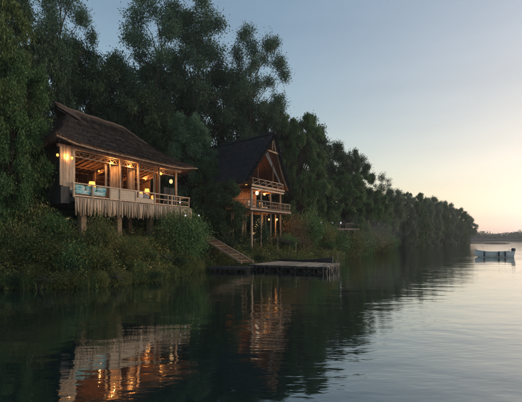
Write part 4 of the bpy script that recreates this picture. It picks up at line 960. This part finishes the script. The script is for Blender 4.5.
# gangway
ga, gb = Vector((-4.75, 33.4, 2.55)), Vector((-1.0, 29.95, .60)); gd = (gb - ga); gw = Vector((-gd.y, gd.x, 0)).normalized() * .62
t = thing('gangway', (gb.x, gb.y, .56), 0, 'sloping wooden gangway leading from the bank down to the jetty', 'gangway'); off = Vector((gb.x, gb.y, .56))
for s in (-1, 1): MB().beam(ga + gw * s - off, gb + gw * s - off, .08, .16).build('side_rail', 'pale_wood', t)
for k in range(28):
    c = ga.lerp(gb, (k + .5) / 28) - off + Vector((0, 0, -.02)); MB().beam(c - gw * .93, c + gw * .93, .19, .035).build('tread', 'brown_wood', t)
for k in range(9):
    c = ga.lerp(gb, (k + .5) / 9) - off + Vector((0, 0, .022)); MB().beam(c - gw * .9, c + gw * .9, .05, .04).build('cleat', 'grey_wood', t)
def hull(L, B, Hh, n_=22, m_=8, sheer=.25, pinch=.0, transom=False):
    vs = []; fs = []
    for i in range(n_ + 1):
        f = i / n_; t_ = 2 * f - 1
        bw = B / 2 * ((1 - abs(t_) ** 3.0) if not transom or t_ < 0 else (1 - .22 * t_ ** 2)); bw = max(bw, .012)
        zt_ = Hh + sheer * (t_ ** 2 if not transom or t_ < 0 else .35 * t_ ** 2); zb = .0 + (.55 * Hh * max(0, abs(t_) - .75) / .25 * (0 if transom and t_ > 0 else 1))
        for k in range(m_ + 1):
            a = -1 + 2 * k / m_; vs.append((t_ * L / 2, bw * math.copysign(abs(a) ** .7, a), zb + (zt_ - zb) * abs(a) ** 2.2))
    for i in range(n_):
        for k in range(m_): a = i * (m_ + 1) + k; fs.append((a, a + m_ + 1, a + m_ + 2, a + 1))
    if transom: fs.append(tuple(n_ * (m_ + 1) + k for k in range(m_ + 1)))
    return MB().add(vs, fs), vs, n_, m_
t = thing('canoe', (3.0, 34.9, -.06), R(-24), 'long dark canoe moored behind the jetty', 'canoe')
mb, vs, n_, m_ = hull(6.6, .8, .55, sheer=.30); mb.build('hull', 'canoe', t, True)
for s in (0, m_): MB().tube([vs[i * (m_ + 1) + s] for i in range(n_ + 1)], .03, 5).build('gunwale', 'canoe', t, True)
for x in (-2, 0, 2): MB().box(x - .12, x + .12, -.36, .36, .45, .48).build('seat', 'brown_wood', t)
# small lines of the motor boat on the open river
bp = at(493.5, 256.2, 0) if False else Vector(((493.5 - 261) / FPX * 50, 50, -.16))
t = thing('motor_boat', bp, R(-3), 'pale blue open motor boat with outboard engine lying on the river at right', 'boat')
mb, vs, n_, m_ = hull(4.5, 1.65, .80, sheer=.24, transom=True); mb.build('hull', 'boat_paint', t, True)
for s in (0, m_): MB().tube([Vector(vs[i * (m_ + 1) + s]) for i in range(n_ + 1)], .045, 6).build('gunwale', 'boat_white', t, True)
st_ = [Vector(vs[i * (m_ + 1) + 1]) + Vector((0, -.02, .05)) for i in range(1, n_ + 1)]; MB().tube(st_, .03, 5).build('rub_strake', 'boat_white', t, True)
for x in (-.9, .35, 1.4): MB().box(x - .16, x + .16, -.74, .74, .56, .60).build('seat', 'boat_white', t)
for x in (-1.55, .2, .95): MB().soft(x - .09, x + .09, -.96, -.80, .22, .90, 4).build('fender', 'navy', t, True)
MB().tube([(-2.2, 0, 1.05), (-2.6, .1, .55), (-3.2, .3, .12)], .015, 5).build('mooring_rope', 'cream_panel', t)
e = MB().soft(2.22, 2.62, -.2, .2, .78, 1.28, 4).build('engine', 'navy', t, True); MB().box(2.30, 2.46, -.06, .06, -.1, .80).build('engine_leg', 'navy', e); MB().tube([(2.22, 0, 1.0), (1.8, 0, 1.08)], .025, 5).build('tiller', 'black', e)

# ================================================================ terrace in the trees, small lamps
tz = 3.62; T0 = Vector((6.6, 53.5, 0)); ta = R(6)
t = thing('terrace', (9.6, 53.6, 0), ta, 'wooden terrace with pale rail on the bank under the round weeping tree', 'terrace')
for k in range(30): MB().box(-3.2 + k * .213, -3.2 + k * .213 + .2, -1.2, 1.4, tz - .05, tz).build('floor_board', 'grey_wood', t)
MB().box(-3.22, 3.22, -1.27, -1.205, tz - .2, tz + .02).build('edge_beam', 'pale_wood', t)
for k in range(6):
    x = -3.1 + k * 1.24; MB().tube([(x, -1.15, .8), (x, -1.15, tz + .02)], .07, 6).build('post', 'grey_wood', t)
    MB().tube([(x, -1.15, tz + .021), (x, -1.15, tz + .55)], .03, 6).build('rail_post', 'pale_wood', t)
MB().tube([(-3.2, -1.15, tz + .55), (3.2, -1.15, tz + .55)], .03, 6).build('top_rail', 'grey_wood', t)
for px, py, lb in ((310.5, 224.5, 'leftmost small white lantern on the terrace rail'), (321, 223.8, 'second small white lantern from the left on the terrace rail'), (332.5, 225, 'third small white lantern from the left on the terrace rail'), (341, 225, 'rightmost small white lantern on the terrace rail')):
    x = (px - 261) / FPX * 52.45; q = T0; yl = 53.6 + math.sin(ta) * (x - 9.6) - 1.15 * math.cos(ta)
    l = thing('lantern', (x, yl, tz + .58), ta, lb, 'lantern')
    MB().lathe([(0, 0), (.09, 0), (.09, .03), (0, .03)], sides=8).build('base', 'steel', l); MB().lathe([(.07, .031), (.085, .18), (.06, .28), (0, .30)], sides=8).build('glass', 'dot_white', l, True)
t = thing('dining_table', (11.9, 53.9, tz), ta, 'small table with orange cloth at the right end of the terrace', 'table')
MB().box(-.5, .5, -.4, .4, .70, .76).build('table_top', 'cream_panel', t)
for sx in (-1, 1):
    for y in (-.33, .33): MB().box(sx * .44 - .03, sx * .44 + .03, y - .03, y + .03, .0, .699).build('leg', 'pale_wood', t)
for px, py, D, lb in ((180, 202.5, 28.3, 'upper of the three small white lamps in the big domed bush'), (185.5, 215.5, 27.6, 'lower left of the three small white lamps in the big domed bush'), (199, 215.5, 29.2, 'lower right of the three small white lamps by the head of the gangway')):
    p0 = at(px, py, D); gz = float(ground_z(np.float64(p0.x), np.float64(D)))
    l = thing('garden_lamp', (p0.x, D, gz - .1), 0, lb, 'lamp')
    MB().tube([(0, 0, 0), (0, 0, p0.z - gz + .04)], .015, 5).build('stake', 'black', l); MB().lathe([(0, -.06), (.05, -.04), (.06, 0), (.04, .05), (0, .06)], (0, 0, p0.z - gz + .1), 8).build('globe', 'dot_white', l, True)

# ================================================================ air
hz = MB().box(-1150, 1000, -460, 960, -5, 48).build('haze', None)
m, n, out = new_mat('haze_air'); pv = N(n, 'ShaderNodeVolumePrincipled'); pv.inputs['Density'].default_value = .0006; pv.inputs['Color'].default_value = (.92, .95, 1, 1); pv.inputs['Anisotropy'].default_value = .35
n.links.new(pv.outputs[0], out.inputs['Volume']); hz.data.materials.append(m); tag(hz, 'thin evening mist over the river', kind='stuff')
# a veil of camp smoke hanging over the bank beyond the jetty
mv = MB(); 
vs = []; fs = []; n0, n1 = 24, 14
for i in range(n1 + 1):
    ph = -math.pi / 2 + math.pi * i / n1
    for k in range(n0):
        a = 2 * math.pi * k / n0; w_ = 1 + .16 * math.sin(3 * a + 2 * ph) + .12 * math.sin(5 * a - 3 * ph)
        vs.append((9 * w_ * math.cos(ph) * math.cos(a), 4.5 * w_ * math.cos(ph) * math.sin(a), 2.4 * math.sin(ph) * (1 + .2 * math.cos(2 * a))))
for i in range(n1):
    for k in range(n0): k2 = (k + 1) % n0; fs.append((i * n0 + k, i * n0 + k2, (i + 1) * n0 + k2, (i + 1) * n0 + k))
sm = mv.add(vs, fs).build('smoke', None, None, True); sm.location = (14, 55, 3.0); sm.rotation_euler = (0, R(-4), R(50))
m, n, out = new_mat('smoke_air'); pv = N(n, 'ShaderNodeVolumePrincipled'); pv.inputs['Density'].default_value = .007; pv.inputs['Color'].default_value = (.9, .94, 1, 1)
n.links.new(pv.outputs[0], out.inputs['Volume']); sm.data.materials.append(m); tag(sm, 'thin blue smoke drifting over the bank beyond the jetty', kind='stuff')
